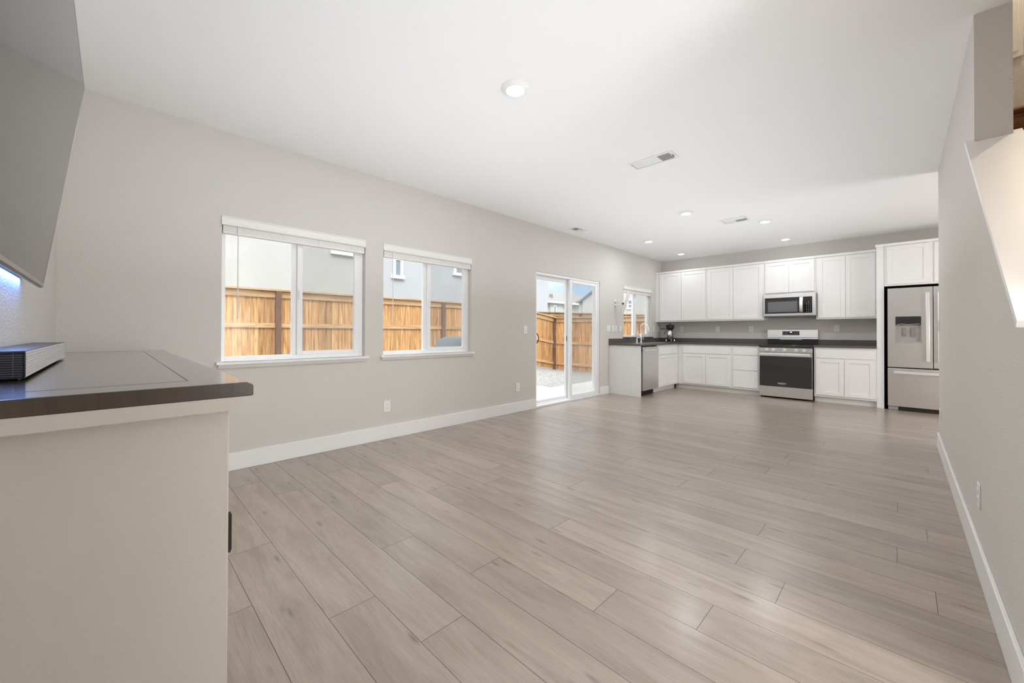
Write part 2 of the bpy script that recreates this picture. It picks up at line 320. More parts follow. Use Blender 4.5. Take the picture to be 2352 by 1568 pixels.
# sloped cap on the stair knee wall
mb=MB(); n=Vector((0,-SL,1)).normalized()*.024
ya,yb_=1.83,3.095
def capq(y): return (y,zc(y)+.0005)
p=[capq(ya),capq(3.057),(3.057+n.y,zc(3.057)+n.z),(ya+n.y,zc(ya)+n.z)]
mb.prism(p,0,4.107,4.29)
for xa,xb in((4.107,XR),(4.26,4.29)):
    mb.prism([capq(3.057),capq(yb_),(yb_+n.y,zc(yb_)+n.z),(3.057+n.y,zc(3.057)+n.z)],0,xa,xb)
tag(build('trim_1',mb,'trim'),kind='structure')
# ================================================================== WINDOWS
def window(name,y0,y1,z0,z1,split,sill=True):
    st=struct(name,(-.09,(y0+y1)/2,z0))
    fx0,fx1=-.135,-.062; fw_=.034
    mb=MB(); mb.box(fx0,fx1,y0,y0+fw_,z0,z1); mb.box(fx0,fx1,y1-fw_,y1,z0,z1); mb.box(fx0,fx1,y0+fw_,y1-fw_,z0,z0+.042); mb.box(fx0,fx1,y0+fw_,y1-fw_,z1-fw_,z1)
    build('window_frame',mb,'vinyl',st,.003)
    # fixed pane stile (outer track)
    mb=MB(); mb.box(-.125,-.085,split-.05,split-.012,z0+.042,z1-fw_); build('fixed_stile',mb,'vinyl',st,.003)
    mb=MB(); mb.box(-.106,-.101,y0+fw_,split-.04,z0+.042,z1-fw_); build('fixed_glass',mb,'glass',st)
    # sliding sash (inner track)
    a,b,c,d=split-.012,y1-fw_+.004,z0+.038,z1-fw_; s=.045
    mb=MB(); X0,X1=-.092,-.058; mb.box(X0,X1,a,a+s,c,d); mb.box(X0,X1,b-.055,b,c,d); mb.box(X0,X1,a+s,b-.055,c,c+.034); mb.box(X0,X1,a+s,b-.055,d-.034,d)
    sash=build('sliding_sash',mb,'vinyl',st,.003)
    mb=MB(); mb.box(-.078,-.073,a+s,b-.055,c+.034,d-.034); build('sash_glass',mb,'glass',sash)
    mb=MB(); mb.box(-.1195,-.119,a+.02,b-.01,c+.01,d); build('insect_screen',mb,'screen',st)
    zl=(z0+z1)/2
    mb=MB(); mb.box(-.058,-.045,a+.004,a+.020,zl-.045,zl+.045); mb.box(-.05,-.035,a+.006,a+.018,zl-.02,zl+.03); build('latch',mb,'white',sash,.003)
    if sill:
        mb=MB(); mb.box(-.135,.038,y0+.001,y1-.001,z0-.0,z0+.006); mb.box(.0005,.038,y0-.035,y1+.03,z0-.018,z0+.006)
        mb.prism([(0.001,z0-.048),(.012,z0-.048),(.032,z0-.018),(0.001,z0-.018)],1,y0-.022,y1+.018)
        build('window_sill',mb,'trim',st,.003)
    return st
window('window_1',*OP[0],1.195); window('window_2',*OP[1],2.585); w3=window('window_3',*OP[3],7.625,sill=False)
mb=MB(); mb.box(-.134,.034,7.027,8.229,1.0352,1.042); mb.box(.0006,.034,7.0,8.255,1.0175,1.042); build('quartz_sill',mb,'counter',w3,.001)
def blind(name,y0,y1,z1,label):
    t=thing('window_blind',label,'blind',(0,(y0+y1)/2,z1),'raised white blinds over the windows')
    mb=MB(); zt,zb=z1-.002,z1-.076
    prof=[(.001,zb),(.016,zb+.004),(.018,zb+.016),(.012,zb+.022),(.012,zt-.012),(.018,zt-.006),(.016,zt),(.001,zt)]
    mb.prism([(p[0],p[1]) for p in prof],1,y0-.004,y1-.001); build('valance',mb,'blind',t,.001)
    mb=MB(); mb.box(-.052,-.004,y0+.006,y1-.006,z1-.05,z1-.006); build('headrail',mb,'blind',t,.002)
    mb=MB(); z=z1-.054
    for i in range(13): mb.box(-.053,-.003,y0+.008,y1-.008,z-.0047,z-.0003); z-=.0052
    build('slat_stack',mb,'blind',t)
    mb=MB(); mb.box(-.055,-.001,y0+.007,y1-.007,z-.016,z); build('bottom_rail',mb,'blind',t,.003)
    for fr in (.12,.37,.62,.88):
        mb=MB(); yy=y0+(y1-y0)*fr; mb.tube([(-.001,yy,z1-.05),(.003,yy+.004,z1-.07),(-.001,yy-.006,z1-.085),(.003,yy+.006,z1-.1),(0,yy,z-.004)],.0016,6); mb.tube([(0,yy+.012,z1-.055),(.003,yy-.002,z1-.08),(0,yy+.01,z1-.105)],.0014,6)
        build('ladder_cord',mb,'blind',t)
    mb=MB(); yw=y0+.108; mb.cyl((.004,yw,z1-.075),(.004,yw,z1-.82),.0045,n=8); mb.cyl((.004,yw,z1-.82),(.004,yw,z1-.83),.006,n=8); build('tilt_wand',mb,mat('clear_wand_%s'%name,(.8,.8,.8),.3,var=.02),t)
blind('a',OP[0][0],OP[0][1],2.06,'white wood blind raised at the large window nearest the console')
blind('b',OP[1][0],OP[1][1],2.06,'white wood blind raised at the middle window with the covered grill outside')
blind('c',OP[3][0],OP[3][1],2.06,'white wood blind raised at the kitchen window over the sink')
# ------------------------------------------------------------------ sliding glass door
a,b,z0,z1=OP[2]; st=struct('door_1',(-.08,(a+b)/2,0))
mb=MB(); X0,X1=-.14,-.012; mb.box(X0,X1,a,a+.032,0,z1); mb.box(X0,X1,b-.036,b,0,z1); mb.box(X0,X1,a+.032,b-.036,z1-.036,z1); mb.box(-.15,.004,a,b,0,.03); mb.box(-.075,-.062,a+.03,b-.036,.03,.05)
build('door_frame',mb,'vinyl',st,.003)
def panel(nm,x0,x1,y0,y1,zb,zt,s=.07,bot=.075,s2=.07):
    mb=MB(); mb.box(x0,x1,y0,y0+s,zb,zt); mb.box(x0,x1,y1-s2,y1,zb,zt); mb.box(x0,x1,y0+s,y1-s2,zb,zb+bot); mb.box(x0,x1,y0+s,y1-s2,zt-.055,zt)
    o=build(nm,mb,'vinyl',st,.004); mb=MB(); xm=(x0+x1)/2; mb.box(xm-.006,xm+.006,y0+s,y1-s2,zb+bot,zt-.055); g=build('glass_pane',mb,'glass',o)
    return o
pl=panel('outer_panel',-.125,-.087,a+.034,5.385,.034,z1-.038,s=.062,bot=.055,s2=.10)
panel('inner_panel',-.058,-.020,5.300,b-.038,.034,z1-.038,s=.062,bot=.06,s2=.07)
mb=MB(); mb.box(-.1385,-.138,5.30,b-.04,.06,z1-.05); build('insect_screen',mb,'screen',st)
mb=MB(); yh=a+.062
arc=[(-.086,yh,1.125)]+[(-.080+.072*math.sin(t),yh+.012*math.sin(t),1.04+.085*math.cos(t)) for t in [math.pi*k/10 for k in range(11)]]+[(-.086,yh,.955)]
mb.tube(arc,.007,10); mb.cyl((-.087,yh,1.165),(-.055,yh,1.165),.010,n=14); build('door_handle',mb,'bronze',pl)
mb=MB(); mb.box(-.087,-.083,5.29,5.302,.985,1.07); build('lock_keeper',mb,'blackp',st)
# ================================================================== ceiling fixtures
LP=[(2.06,1.86),(1.82,5.396),(2.48,6.58),(.717,6.605),(.691,8.10),(2.466,8.06)]
LL=['recessed ceiling light nearest the camera, alone over the living area','recessed ceiling light between the long vent and the small kitchen vent','recessed ceiling light just beyond the vent over the kitchen floor','recessed ceiling light above the dishwasher near the window wall','recessed ceiling light in the far left corner above the sink','recessed ceiling light near the cabinets above the microwave']
first=None
for (x,y),lb in zip(LP,LL):
    if first is None:
        t=thing('ceiling_light',lb,'ceiling light',(x,y,H),'recessed ceiling lights')
        mb=MB(); mb.lathe([(.095,H+.0),(.095,H-.004),(.088,H-.010),(.064,H-.022),(.058,H-.020),(.058,H-.004)],x,y,36); build('trim_ring',mb,'white',t)
        mb=MB(); mb.lathe([(.058,H-.006),(.058,H-.017),(.045,H-.020),(.0001,H-.022)],x,y,36); build('lens',mb,'lens',t); first=t
    else: place(first,(x,y,H),lb)
place(first,(5.4,.8,H),'recessed ceiling light in the foyer beside the stairs')  # extra downlight out of view, added to brighten the living area
def lamp(x,y,z,p,r,col=(.94,.97,1),nm='ceiling_lamp_glow'):
    ld=bpy.data.lights.new(nm,'AREA'); ld.shape='DISK'; ld.size=r*2; ld.energy=p; ld.color=col
    o=bpy.data.objects.new(nm,ld); C.objects.link(o); o.location=(x,y,z); return o
for i,(x,y) in enumerate(LP): lamp(x,y,H-.024,(LAMP_L,6.5,6,3,1.2,1.5)[i],.055)
lamp(5.4,.8,H-.024,LAMP_K,.055)
# stairwell lamp (warm)
t=thing('stair_ceiling_light','warm ceiling light high in the stairwell','ceiling light',(4.95,4.0,5.2))
mb=MB(); mb.lathe([(.09,5.2),(.09,5.19),(.07,5.175),(.0001,5.17)],4.95,4.0,30); build('lens',mb,'lens',t)
lamp(4.95,4.0,5.165,14,.05,(1,.82,.62),'stair_lamp_glow')
# fill lamp added out of view right of the camera, modelled as a pendant
t=thing('pendant_lamp','white pendant hanging in the foyer by the stairs','pendant',(6.2,1.25,H))
mb=MB(); mb.cyl((6.2,1.25,H),(6.2,1.25,H-.03),.06,n=24); build('canopy',mb,'white',t)
mb=MB(); mb.cyl((6.2,1.25,H-.03),(6.2,1.25,1.78),.005,n=8); build('cord',mb,'blackp',t)
pd=bpy.data.lights.new('pendant_glow','POINT'); pd.energy=FOYER_FILL_W; pd.shadow_soft_size=.4; pd.color=(.92,.96,1)
po=bpy.data.objects.new('pendant_glow',pd); C.objects.link(po); po.location=(6.2,1.25,1.05)
t=place(t,(5.9,6.15,H),'white globe pendant hanging in the hall beyond the refrigerator')  # second added lamp, lights the kitchen from out of view
pd=bpy.data.lights.new('hall_pendant_glow','POINT'); pd.energy=HALL_FILL_W; pd.shadow_soft_size=.7; pd.color=(.97,.98,1)
po=bpy.data.objects.new('hall_pendant_glow',pd); C.objects.link(po); po.location=(5.9,6.15,1.05)
# vents
def vent(x0,x1,y0,y1,secs,label):
    t=thing('ceiling_vent',label,'vent',((x0+x1)/2,(y0+y1)/2,H),'ceiling air registers')
    mb=MB(); e=.024; z=H-.007
    mb.box(x0,x1,y0,y0+e,z,H); mb.box(x0,x1,y1-e,y1,z,H); mb.box(x0,x0+e,y0+e,y1-e,z,H); mb.box(x1-e,x1,y0+e,y1-e,z,H)
    for (a,b,c,d,di,op) in secs:
        pass
    # dividers
    for (a,b,c,d,di,op) in secs:
        if b<x1-e-.005: mb.box(b,b+.012,c,d,z,H)
    build('frame',mb,'white',t,.0015)
    mb=MB(); mb.box(x0+e,x1-e,y0+e,y1-e,H-.0012,H-.0004); build('duct_opening',mb,'ventd',t)  # flat grey sheet standing in for the shade inside the register
    for (a,b,c,d,di,op) in secs:
        mb=MB(); s=.0155
        if di=='y':   # slats parallel to y, stacked in x
            k=int((b-a)/s)
            for i in range(k):
                xx=a+(i+.5)*(b-a)/k; ww=.0045 if op else .0068
                mb.prism([(xx-ww,H-.0065),(xx-ww+.0015,H-.0068),(xx+ww,H-.0015),(xx+ww-.0015,H-.0012)] if op<2 else [(xx+ww,H-.0065),(xx+ww-.0015,H-.0068),(xx-ww,H-.0015),(xx-ww+.0015,H-.0012)],1,c,d)
        else:
            k=int((d-c)/s)
            for i in range(k):
                yy=c+(i+.5)*(d-c)/k; ww=.0068 if not op else .0045
                mb.prism([(yy+ww,H-.0065),(yy+ww-.0015,H-.0068),(yy-ww,H-.0015),(yy-ww+.0015,H-.0012)],0,a,b)
        # prism for di=='y' uses (x,z) profile
        build('louver_bank',mb,'white',t)
    mb=MB(); mb.box(x1-.020,x1-.014,(y0+y1)/2-.012,(y0+y1)/2+.012,H-.018,H-.006); build('damper_lever',mb,'gmark',t)
X0,X1,Y0,Y1=2.005,2.425,3.455,3.645; e=.03; s=(X1-X0-2*e-.024)/3
vent(X0,X1,Y0,Y1,[(X0+e,X0+e+s,Y0+e,Y1-e,'y',0),(X0+e+s+.012,X0+e+2*s+.012,Y0+e,Y1-e,'x',0),(X0+e+2*s+.024,X1-e,Y0+e,Y1-e,'y',2)],'long three-section white air register nearest the camera')
X0,X1,Y0,Y1=2.01,2.345,6.09,6.365; m_=(X0+X1)/2; n_=(Y0+Y1)/2
vent(X0,X1,Y0,Y1,[(X0+e,m_-.006,Y0+e,n_-.004,'x',0),(X0+e,m_-.006,n_+.004,Y1-e,'y',0),(m_+.006,X1-e,Y0+e,n_-.004,'x',0),(m_+.006,X1-e,n_+.004,Y1-e,'y',2)],'four-section white air register between two kitchen ceiling lights')
X0,X1,Y0,Y1=.19,.352,4.965,5.265; n_=(Y0+Y1)/2
vent(X0,X1,Y0,Y1,[(X0+e,X1-e,Y0+e,n_-.006,'y',2),(X0+e,X1-e,n_+.006,Y1-e,'y',0)],'small white air register beside the window wall above the glass door')
# ================================================================== outlets and switches
def plate_on(kind,T,w,h,label,group):
    """T maps (u,out,z) local -> world; base at u=0,z=0 centre"""
    o0=T(Vector((0,0,0))); t=thing('wall_outlet' if kind=='outlet' else 'light_switch',label,'outlet' if kind=='outlet' else 'switch',o0,group)
    mb=MB(T); mb.box(-w/2,w/2,.0003,.006,-h/2,h/2); build('cover_plate',mb,'plate',t,.002)
    n=max(1,round(w/.055)-0) if w>.1 else 1
    for i in range(n):
        u=(i-(n-1)/2)*.046
        mb=MB(T)
        if kind=='outlet':
            for dz in(-.0195,.0195):
                mb=MB(T); mb.box(u-.0165,u+.0165,.006,.0085,dz-.0145,dz+.0145); rc=build('receptacle',mb,'white',t,.0015)
                mb=MB(T); mb.box(u-.0075,u-.0055,.0084,.0088,dz-.002,dz+.007); mb.box(u+.0055,u+.0075,.0084,.0088,dz-.002,dz+.007); mb.cyl((u,.0084,dz-.008),(u,.0088,dz-.008),.0022,n=8)
                build('socket_slots',mb,'gmark',rc)
        else:
            mb.box(u-.0165,u+.0165,.006,.009,-.033,.033); build('rocker',mb,'white',t,.002)
TL=lambda y,z,x=0:(lambda p:Vector((x+p.y,y+p.x,z+p.z)))
TBk=lambda x,z:(lambda p:Vector((x+p.x,YB-p.y,z+p.z)))
TRt=lambda y,z:(lambda p:Vector((XR-p.y,y-p.x,z+p.z)))
ho='wall outlets'; hs='wall switches'
plate_on('outlet',TL(2.04,.345),.075,.118,'white outlet low on the wall below the middle window',ho)
plate_on('outlet',TL(4.037,.352),.075,.118,'white outlet low on the wall left of the glass door',ho)
plate_on('switch',TL(4.192,1.167),.075,.118,'white switch at hand height left of the glass door',hs)
plate_on('switch',TL(6.465,1.207),.128,.118,'wide double white switch between glass door and kitchen window',hs)
plate_on('outlet',TL(6.632,1.207),.075,.118,'white outlet right of the wide double switch near kitchen window',ho)
plate_on('switch',TL(6.735,1.207),.075,.118,'white switch sharing the backsplash row, just below the swing-arm mount',hs)
plate_on('switch',TL(6.90,1.207),.075,.118,'white switch tight against left edge of kitchen window',hs)
plate_on('switch',TL(8.352,1.215),.08,.12,'white switch between kitchen window and the corner',hs)
plate_on('outlet',TL(8.57,1.212),.08,.12,'white outlet in the corner behind the coffee maker',ho)
plate_on('outlet',TBk(.44,1.212),.075,.118,'white backsplash outlet just right of the coffee maker',ho)
plate_on('outlet',TBk(1.176,1.21),.075,.118,'white backsplash outlet midway between coffee maker and range',ho)
plate_on('outlet',TBk(1.783,1.21),.075,.118,'white backsplash outlet just left of the range',ho)
plate_on('outlet',TBk(3.08,1.215),.075,.118,'white backsplash outlet between range and refrigerator',ho)
plate_on('outlet',TRt(2.915,.355),.075,.118,'white outlet low on the right wall, nearer the camera',ho)
plate_on('outlet',TRt(5.50,.365),.075,.118,'white outlet low on the right wall, near its far end',ho)
plate_on('switch',TRt(5.69,1.21),.075,.118,'white switch at the far end of the right wall by the refrigerator',hs)
# ================================================================== KITCHEN
def Fy(x0,y):  # front facing -y ; local u->x, out->-y
    return lambda p:Vector((x0+p.x,y-p.y,p.z))
def Fx(y0,x):  # front facing +x ; u->y, out->+x
    return lambda p:Vector((x+p.y,y0+p.x,p.z))
def shaker(T,u0,u1,z0,z1,parent,name='door',fr=.058):
    mb=MB(T); t=.020
    mb.box(u0,u0+fr,.0006,t,z0,z1); mb.box(u1-fr,u1,.0006,t,z0,z1); mb.box(u0+fr,u1-fr,.0006,t,z1-fr,z1); mb.box(u0+fr,u1-fr,.0006,t,z0,z0+fr); mb.box(u0+fr-.001,u1-fr+.001,.0006,t-.009,z0+fr-.001,z1-fr+.001)
    return build(name,mb,'cab',parent,.0016)
def slab(T,u0,u1,z0,z1,parent,name='drawer'):
    mb=MB(T); mb.box(u0,u1,.0006,.020,z0,z1); return build(name,mb,'cab',parent,.002)
def cabinet(T,w,depth,z0,z1,label,group,items,crown=False,toe=False,name='wall_cabinet',crownu=None,frontfill=None):
    base=T(Vector((w/2,0,z0 if not toe else 0)))
    t=thing(name,label,'cabinet',base,group)
    mb=MB(T)
    if name=='sink_cabinet': mb.box(.0008,w-.0008,-depth,-.02,z0,.745); mb.box(.0008,w-.0008,-.02,0,z0,z1)
    else: mb.box(.0008,w-.0008,-depth,0,z0,z1)
    build('body',mb,'cab',t,.001)
    if toe: mb=MB(T); mb.box(.0008 if name!='base_cabinet' or w<1 else -.069,w-.0008,-depth,-.07,0.0005,z0-.0005); build('toe_kick',mb,'cab',t)
    for k,u0,u1,a,b in items: (shaker if k=='d' else slab)(T,u0,u1,a,b,t)
    if crown:
        mb=MB(T); u0,u1=crownu or (.0008,w-.0008); mb.prism([(0,z1-.036),(.022,z1-.036),(.030,z1-.008),(.030,z1),(0,z1)],0,u0,u1); build('crown_trim',mb,'cab',t,.001)
    return t
YU=8.453; du=YB-YU-.001; zt=2.4525; g1='white shaker wall cabinets'; d0,d1=1.392,2.405
T=Fy(0.0,YU); cabinet(T,1.067,du,1.367,zt,'two-door white wall cabinet in the left corner over the coffee maker',g1,[('d',.097,.556,d0,d1),('d',.562,1.045,d0,d1)],True,crownu=(.001,1.066))
T=Fy(1.067,YU); cabinet(T,1.003,du,1.367,zt,'two-door white wall cabinet between the corner cabinet and the microwave',g1,[('d',.022,.486,d0,d1),('d',.491,.98,d0,d1)],True)
T=Fy(2.07,YU); cabinet(T,.765,du,1.832,zt,'short two-door white wall cabinet directly above the microwave',g1,[('d',.020,.380,1.856,d1),('d',.384,.742,1.856,d1)],True)
T=Fy(2.835,YU); cabinet(T,.768,du,1.367,zt,'two-door white wall cabinet right of the microwave',g1,[('d',.028,.385,d0,d1),('d',.389,.744,d0,d1)],True)
zt2=2.47
T=Fy(3.69,YF); cabinet(T,.985,YB-YF-.001,1.836,zt2,'deep white cabinet above the refrigerator',g1,[('d',.030,.466,1.862,2.425),('d',.515,.95,1.862,2.425)],True,name='refrigerator_cabinet')
mb=MB(); t=thing('refrigerator_side_panel','tall white panel between the base cabinet and the refrigerator','panel',(3.65,8.3,0))
mb.box(3.606,3.688,YF,YB-.001,0.0005,zt2-.037); mb.box(3.606,3.688,YF,YB-.001,zt2-.037,zt2); build('panel_board',mb,'cab',t,.001)
mb=MB(); mb.prism([(YF,zt2-.036),(YF-.022,zt2-.036),(YF-.030,zt2-.008),(YF-.030,zt2),(YF,zt2)],0,3.592,3.689); build('crown_trim',mb,'cab',t,.001)
# base cabinets
g2='white shaker base cabinets'; bz,bt=.094,.8985; db=YB-YF-.001
T=Fy(.607,YF); cabinet(T,1.008,db,bz,bt,'wide white base cabinet from the corner with one drawer over two doors',g2,[('s',.110,.981,.727,.853),('d',.110,.540,.122,.712),('d',.545,.981,.122,.712)],toe=True,name='base_cabinet')
T=Fy(1.615,YF); cabinet(T,.448,db,bz,bt,'narrow white base cabinet with three stacked drawers left of the range',g2,[('s',.025,.425,.727,.856),('s',.025,.425,.447,.714),('s',.025,.425,.130,.436)],toe=True,name='base_cabinet')
T=Fy(2.842,YF); cabinet(T,.763,db,bz,bt,'white base cabinet with drawer and two doors between range and refrigerator',g2,[('s',.028,.744,.727,.858),('d',.028,.383,.125,.712),('d',.388,.744,.125,.712)],toe=True,name='base_cabinet')
T=Fx(7.176,.607); cabinet(T,YF-7.176-.001,.606,bz,bt,'white sink base cabinet right of the dishwasher',g2,[('s',.030,.922,.715,.838),('d',.030,.473,.108,.703),('d',.479,.922,.108,.703)],toe=True,name='sink_cabinet')
mb=MB(); mb.box(.001,.622,6.494,6.516,.0005,bt); tag(build('cabinet_end_panel',mb,'cab',bevel=.001),'plain white end panel closing the counter run beside the dishwasher','panel')
# counter (L) with sink cut-out
CT,CZ=.93,.899; t=thing('kitchen_countertop','dark grey L-shaped countertop with sink and low backsplash','countertop',(.32,7.6,CZ))
mb=MB(); sx0,sx1,sy0,sy1=.13,.52,7.27,8.02
mb.box(.001,sx0,6.474,YB-.001,CZ,CT); mb.box(sx1,.640,6.474,8.119,CZ,CT); mb.box(sx0,sx1,6.474,sy0,CZ,CT); mb.box(sx0,sx1,sy1,8.119,CZ,CT); mb.box(sx0,2.064,8.119,YB-.001,CZ,CT)
build('slab',mb,'counter',t)
mb=MB(); mb.box(.001,.021,6.474,YB-.022,CT,1.0165); mb.box(.001,2.056,YB-.021,YB-.001,CT,1.0165); build('backsplash',mb,'counter',t,.001)
t2=thing('sink','stainless steel kitchen sink set in the dark counter under the window','sink',(.32,7.64,CT))
mb=MB(); r=.018
for (a,b,c,d) in((sx0-r,sx0+.002,sy0-r,sy1+r),(sx1-.002,sx1+r,sy0-r,sy1+r),(sx0,sx1,sy0-r,sy0+.002),(sx0,sx1,sy1-.002,sy1+r)): mb.box(a,b,c,d,CT+.0002,CT+.005)
build('rim',mb,'steel2',t2,.001)
mb=MB(); k=.004
mb.box(sx0+k,sx0+k+.002,sy0+k,sy1-k,.75,CT+.002); mb.box(sx1-k-.002,sx1-k,sy0+k,sy1-k,.75,CT+.002); mb.box(sx0+k,sx1-k,sy0+k,sy0+k+.002,.75,CT+.002); mb.box(sx0+k,sx1-k,sy1-k-.002,sy1-k,.75,CT+.002); mb.box(sx0+k,sx1-k,sy0+k,sy1-k,.748,.752)
build('basin',mb,'steel2',t2)
t=thing('kitchen_countertop','short dark brown countertop between range and refrigerator','countertop',(3.2,8.45,CZ))
mb=MB(); mb.box(2.838,3.604,8.119,YB-.001,CZ,CT); build('slab',mb,'counter',t,.001)
mb=MB(); mb.box(2.838,3.604,YB-.021,YB-.001,CT,1.0165); build('backsplash',mb,'counter',t,.001)
# faucet
fx,fy=.075,7.60
t=thing('kitchen_faucet','brushed gooseneck kitchen faucet standing behind the sink','faucet',(fx,fy,CT))
mb=MB(); mb.lathe([(.030,CT),(.030,CT+.006),(.022,CT+.012),(.019,CT+.03),(.024,CT+.08),(.026,CT+.11),(.020,CT+.15),(.014,CT+.175),(.013,CT+.18)],fx,fy,24); build('body',mb,'steelh',t)
pts=[(fx,fy,CT+.17),(fx,fy,CT+.30)]
for k in range(1,13):
    an=math.pi*k/13*1.02; pts.append((fx+.075*(1-math.cos(an)),fy+.012*k/13,CT+.30+.082*math.sin(an)))
pts.append((fx+.158,fy+.014,CT+.27))
mb=MB(); mb.tube(pts,.010,12); build('gooseneck_spout',mb,'steelh',t)
mb=MB(); e=Vector(pts[-1]); mb.cyl(e+Vector((-.004,0,.02)),e+Vector((.014,0,-.06)),.013,.021,18); build('spray_head',mb,'chrome',t)
mb=MB(); mb.tube([(fx+.01,fy+.02,CT+.165),(fx+.02,fy+.045,CT+.12),(fx+.025,fy+.06,CT+.06)],[.006,.007,.009],10); build('lever_handle',mb,'steelh',t)
t=thing('soap_dispenser','small brushed metal soap pump beside the faucet','soap dispenser',(fx+.005,7.42,CT))
mb=MB(); mb.lathe([(.020,CT),(.020,CT+.01),(.015,CT+.02),(.015,CT+.06),(.018,CT+.065),(.010,CT+.075),(.007,CT+.09)],fx+.005,7.42,18); mb.tube([(fx+.005,7.42,CT+.088),(fx+.005,7.42,CT+.10),(fx+.06,7.42,CT+.098)],.006,8); build('pump_body',mb,'steelh',t)
# coffee maker in the corner
cx,cy=.30,8.50
t=thing('coffee_maker','black and chrome stovetop-style coffee machine in the counter corner','coffee maker',(cx,cy,CT))
mb=MB(); mb.lathe([(.105,CT),(.105,CT+.012),(.09,CT+.022),(.06,CT+.026)],cx,cy,30); build('base',mb,'blackp',t)
for a_ in (-.9,.5,2.2,3.8):
    mb=MB(); mb.cyl((cx+.085*math.cos(a_),cy+.085*math.sin(a_),CT+.02),(cx+.08*math.cos(a_),cy+.08*math.sin(a_),CT+.055),.008,n=10); build('foot',mb,'chrome',t)
mb=MB(); mb.lathe([(.05,CT+.03),(.066,CT+.05),(.068,CT+.09),(.056,CT+.125),(.05,CT+.13)],cx,cy,28); build('carafe',mb,'coffee',t)
mb=MB(); mb.lathe([(.060,CT+.118),(.062,CT+.122),(.062,CT+.14),(.055,CT+.142)],cx,cy,28); build('carafe_band',mb,'chrome',t)
mb=MB(); mb.lathe([(.058,CT+.142),(.074,CT+.16),(.060,CT+.20),(.050,CT+.24),(.058,CT+.262),(.040,CT+.27)],cx,cy,28); build('chrome_body',mb,'chrome',t)
mb=MB(); mb.lathe([(.05,CT+.262),(.075,CT+.285),(.082,CT+.30),(.085,CT+.365),(.078,CT+.37),(.05,CT+.372),(.02,CT+.378),(.012,CT+.40),(.008,CT+.402)],cx,cy,28); build('top_hopper',mb,'blackp',t)
mb=MB(); mb.tube([(cx-.05,cy-.02,CT+.28),(cx-.12,cy-.05,CT+.282),(cx-.17,cy-.07,CT+.284)],[.007,.009,.014],10); build('side_handle',mb,'blackp',t)
mb=MB(); mb.tube([(cx-.05,cy-.03,CT+.255),(cx-.09,cy-.05,CT+.22),(cx-.105,cy-.055,CT+.17)],.007,8); build('carafe_handle',mb,'blackp',t)
# dishwasher
t=thing('dishwasher','stainless steel dishwasher under the counter beside the end panel','dishwasher',(.35,6.86,0))
mb=MB(); mb.box(.01,.596,6.545,7.165,.10,.885); build('tub_body',mb,'blackp',t)
mb=MB(); mb.box(.598,.640,6.553,7.162,.104,.800); mb.box(.598,.628,6.553,7.162,.800,.835); mb.box(.598,.640,6.553,7.162,.835,.877); mb.box(.598,.640,6.553,6.585,.800,.835); mb.box(.598,.640,7.13,7.162,.800,.835); dw=build('door',mb,'steel',t,.002)
mb=MB(); mb.box(.628,.647,6.61,7.11,.795,.832); build('pocket_handle',mb,'steelh',dw,.004)
mb=MB(); mb.box(.50,.535,6.545,7.165,.001,.10); build('toe_kick',mb,'dark',t)
mb=MB(); mb.cyl((.6403,6.90,.20),(.642,6.90,.20),.014,n=24); build('round_badge',mb,'chrome',dw)
mb=MB()
for k in range(9): mb.box(.6402,.6408,6.615+k*.008,6.620+k*.008,.853,.860)
build('printed_mark',mb,'gmark',dw)
# ------------------------------------------------------------------ range
t=thing('range','stainless steel electric range with black oven door between the base cabinets','stove',(2.45,8.4,0))
x0,x1=2.071,2.831
mb=MB(); mb.box(x0+.002,x1-.002,8.125,YB-.024,.02,.915); build('body',mb,mat('range_side_brown_grey',(.11,.085,.07),.4,.3,var=.05),t,.002)
mb=MB(); mb.box(x0,x1,8.092,8.123,.028,.205); build('storage_drawer',mb,'steel',t,.003)
mb=MB(); mb.box(x0,x1,8.085,8.123,.209,.792); od=build('oven_door',mb,'black',t,.003)
mb=MB(); mb.box(x0,x1,8.080,8.086,.728,.792); mb.box(x0,x0+.006,8.0815,8.0848,.209,.728); mb.box(x1-.006,x1,8.0815,8.0848,.209,.728); build('door_trim',mb,'steel',od,.001)
mb=MB(); mb.box(x0+.012,x1-.035,8.040,8.056,.742,.782); mb.box(x0+.03,x0+.06,8.055,8.081,.75,.774); mb.box(x1-.08,x1-.05,8.055,8.081,.75,.774); build('door_handle',mb,'steelh',od,.004)
mb=MB(); mb.box(x0,x1,8.088,8.123,.797,.877); cp=build('control_panel',mb,'steel',t,.003)
for u in(.115,.212,.375,.540,.645):
    mb=MB(); mb.cyl((x0+u,8.087,.838),(x0+u,8.077,.838),.026,n=24); mb.cyl((x0+u,8.077,.838),(x0+u,8.055,.838),.0195,.018,24); mb.box(x0+u-.003,x0+u+.003,8.050,8.056,.824,.852)
    build('knob',mb,'steelh',cp,.001)
mb=MB(); mb.box(x0-.004,x1+.004,8.078,8.70,.916,.929); build('cooktop',mb,'black',t,.004)
mb=MB(); mb.box(x0-.004,x1+.004,8.078,8.10,.884,.9155); build('cooktop_front',mb,'black',t,.004)
for (bx,by,br) in((2.25,8.25,.10),(2.65,8.25,.12),(2.25,8.52,.08),(2.65,8.52,.09)):
    mb=MB(); mb.lathe([(br-.003,.9293),(br,.9296)],bx,by,40); mb2=MB(); 
    for k in range(48):
        a0=2*math.pi*k/48; a1=2*math.pi*(k+1)/48; b=len(mb2.v)
        for aa,rr in((a0,br-.003),(a1,br-.003),(a1,br),(a0,br)): mb2.v.append(Vector((bx+math.cos(aa)*rr,by+math.sin(aa)*rr,.9294)))
        mb2.face((b,b+1,b+2,b+3))
    build('burner_ring',mb2,'gmark',t,recalc=False)
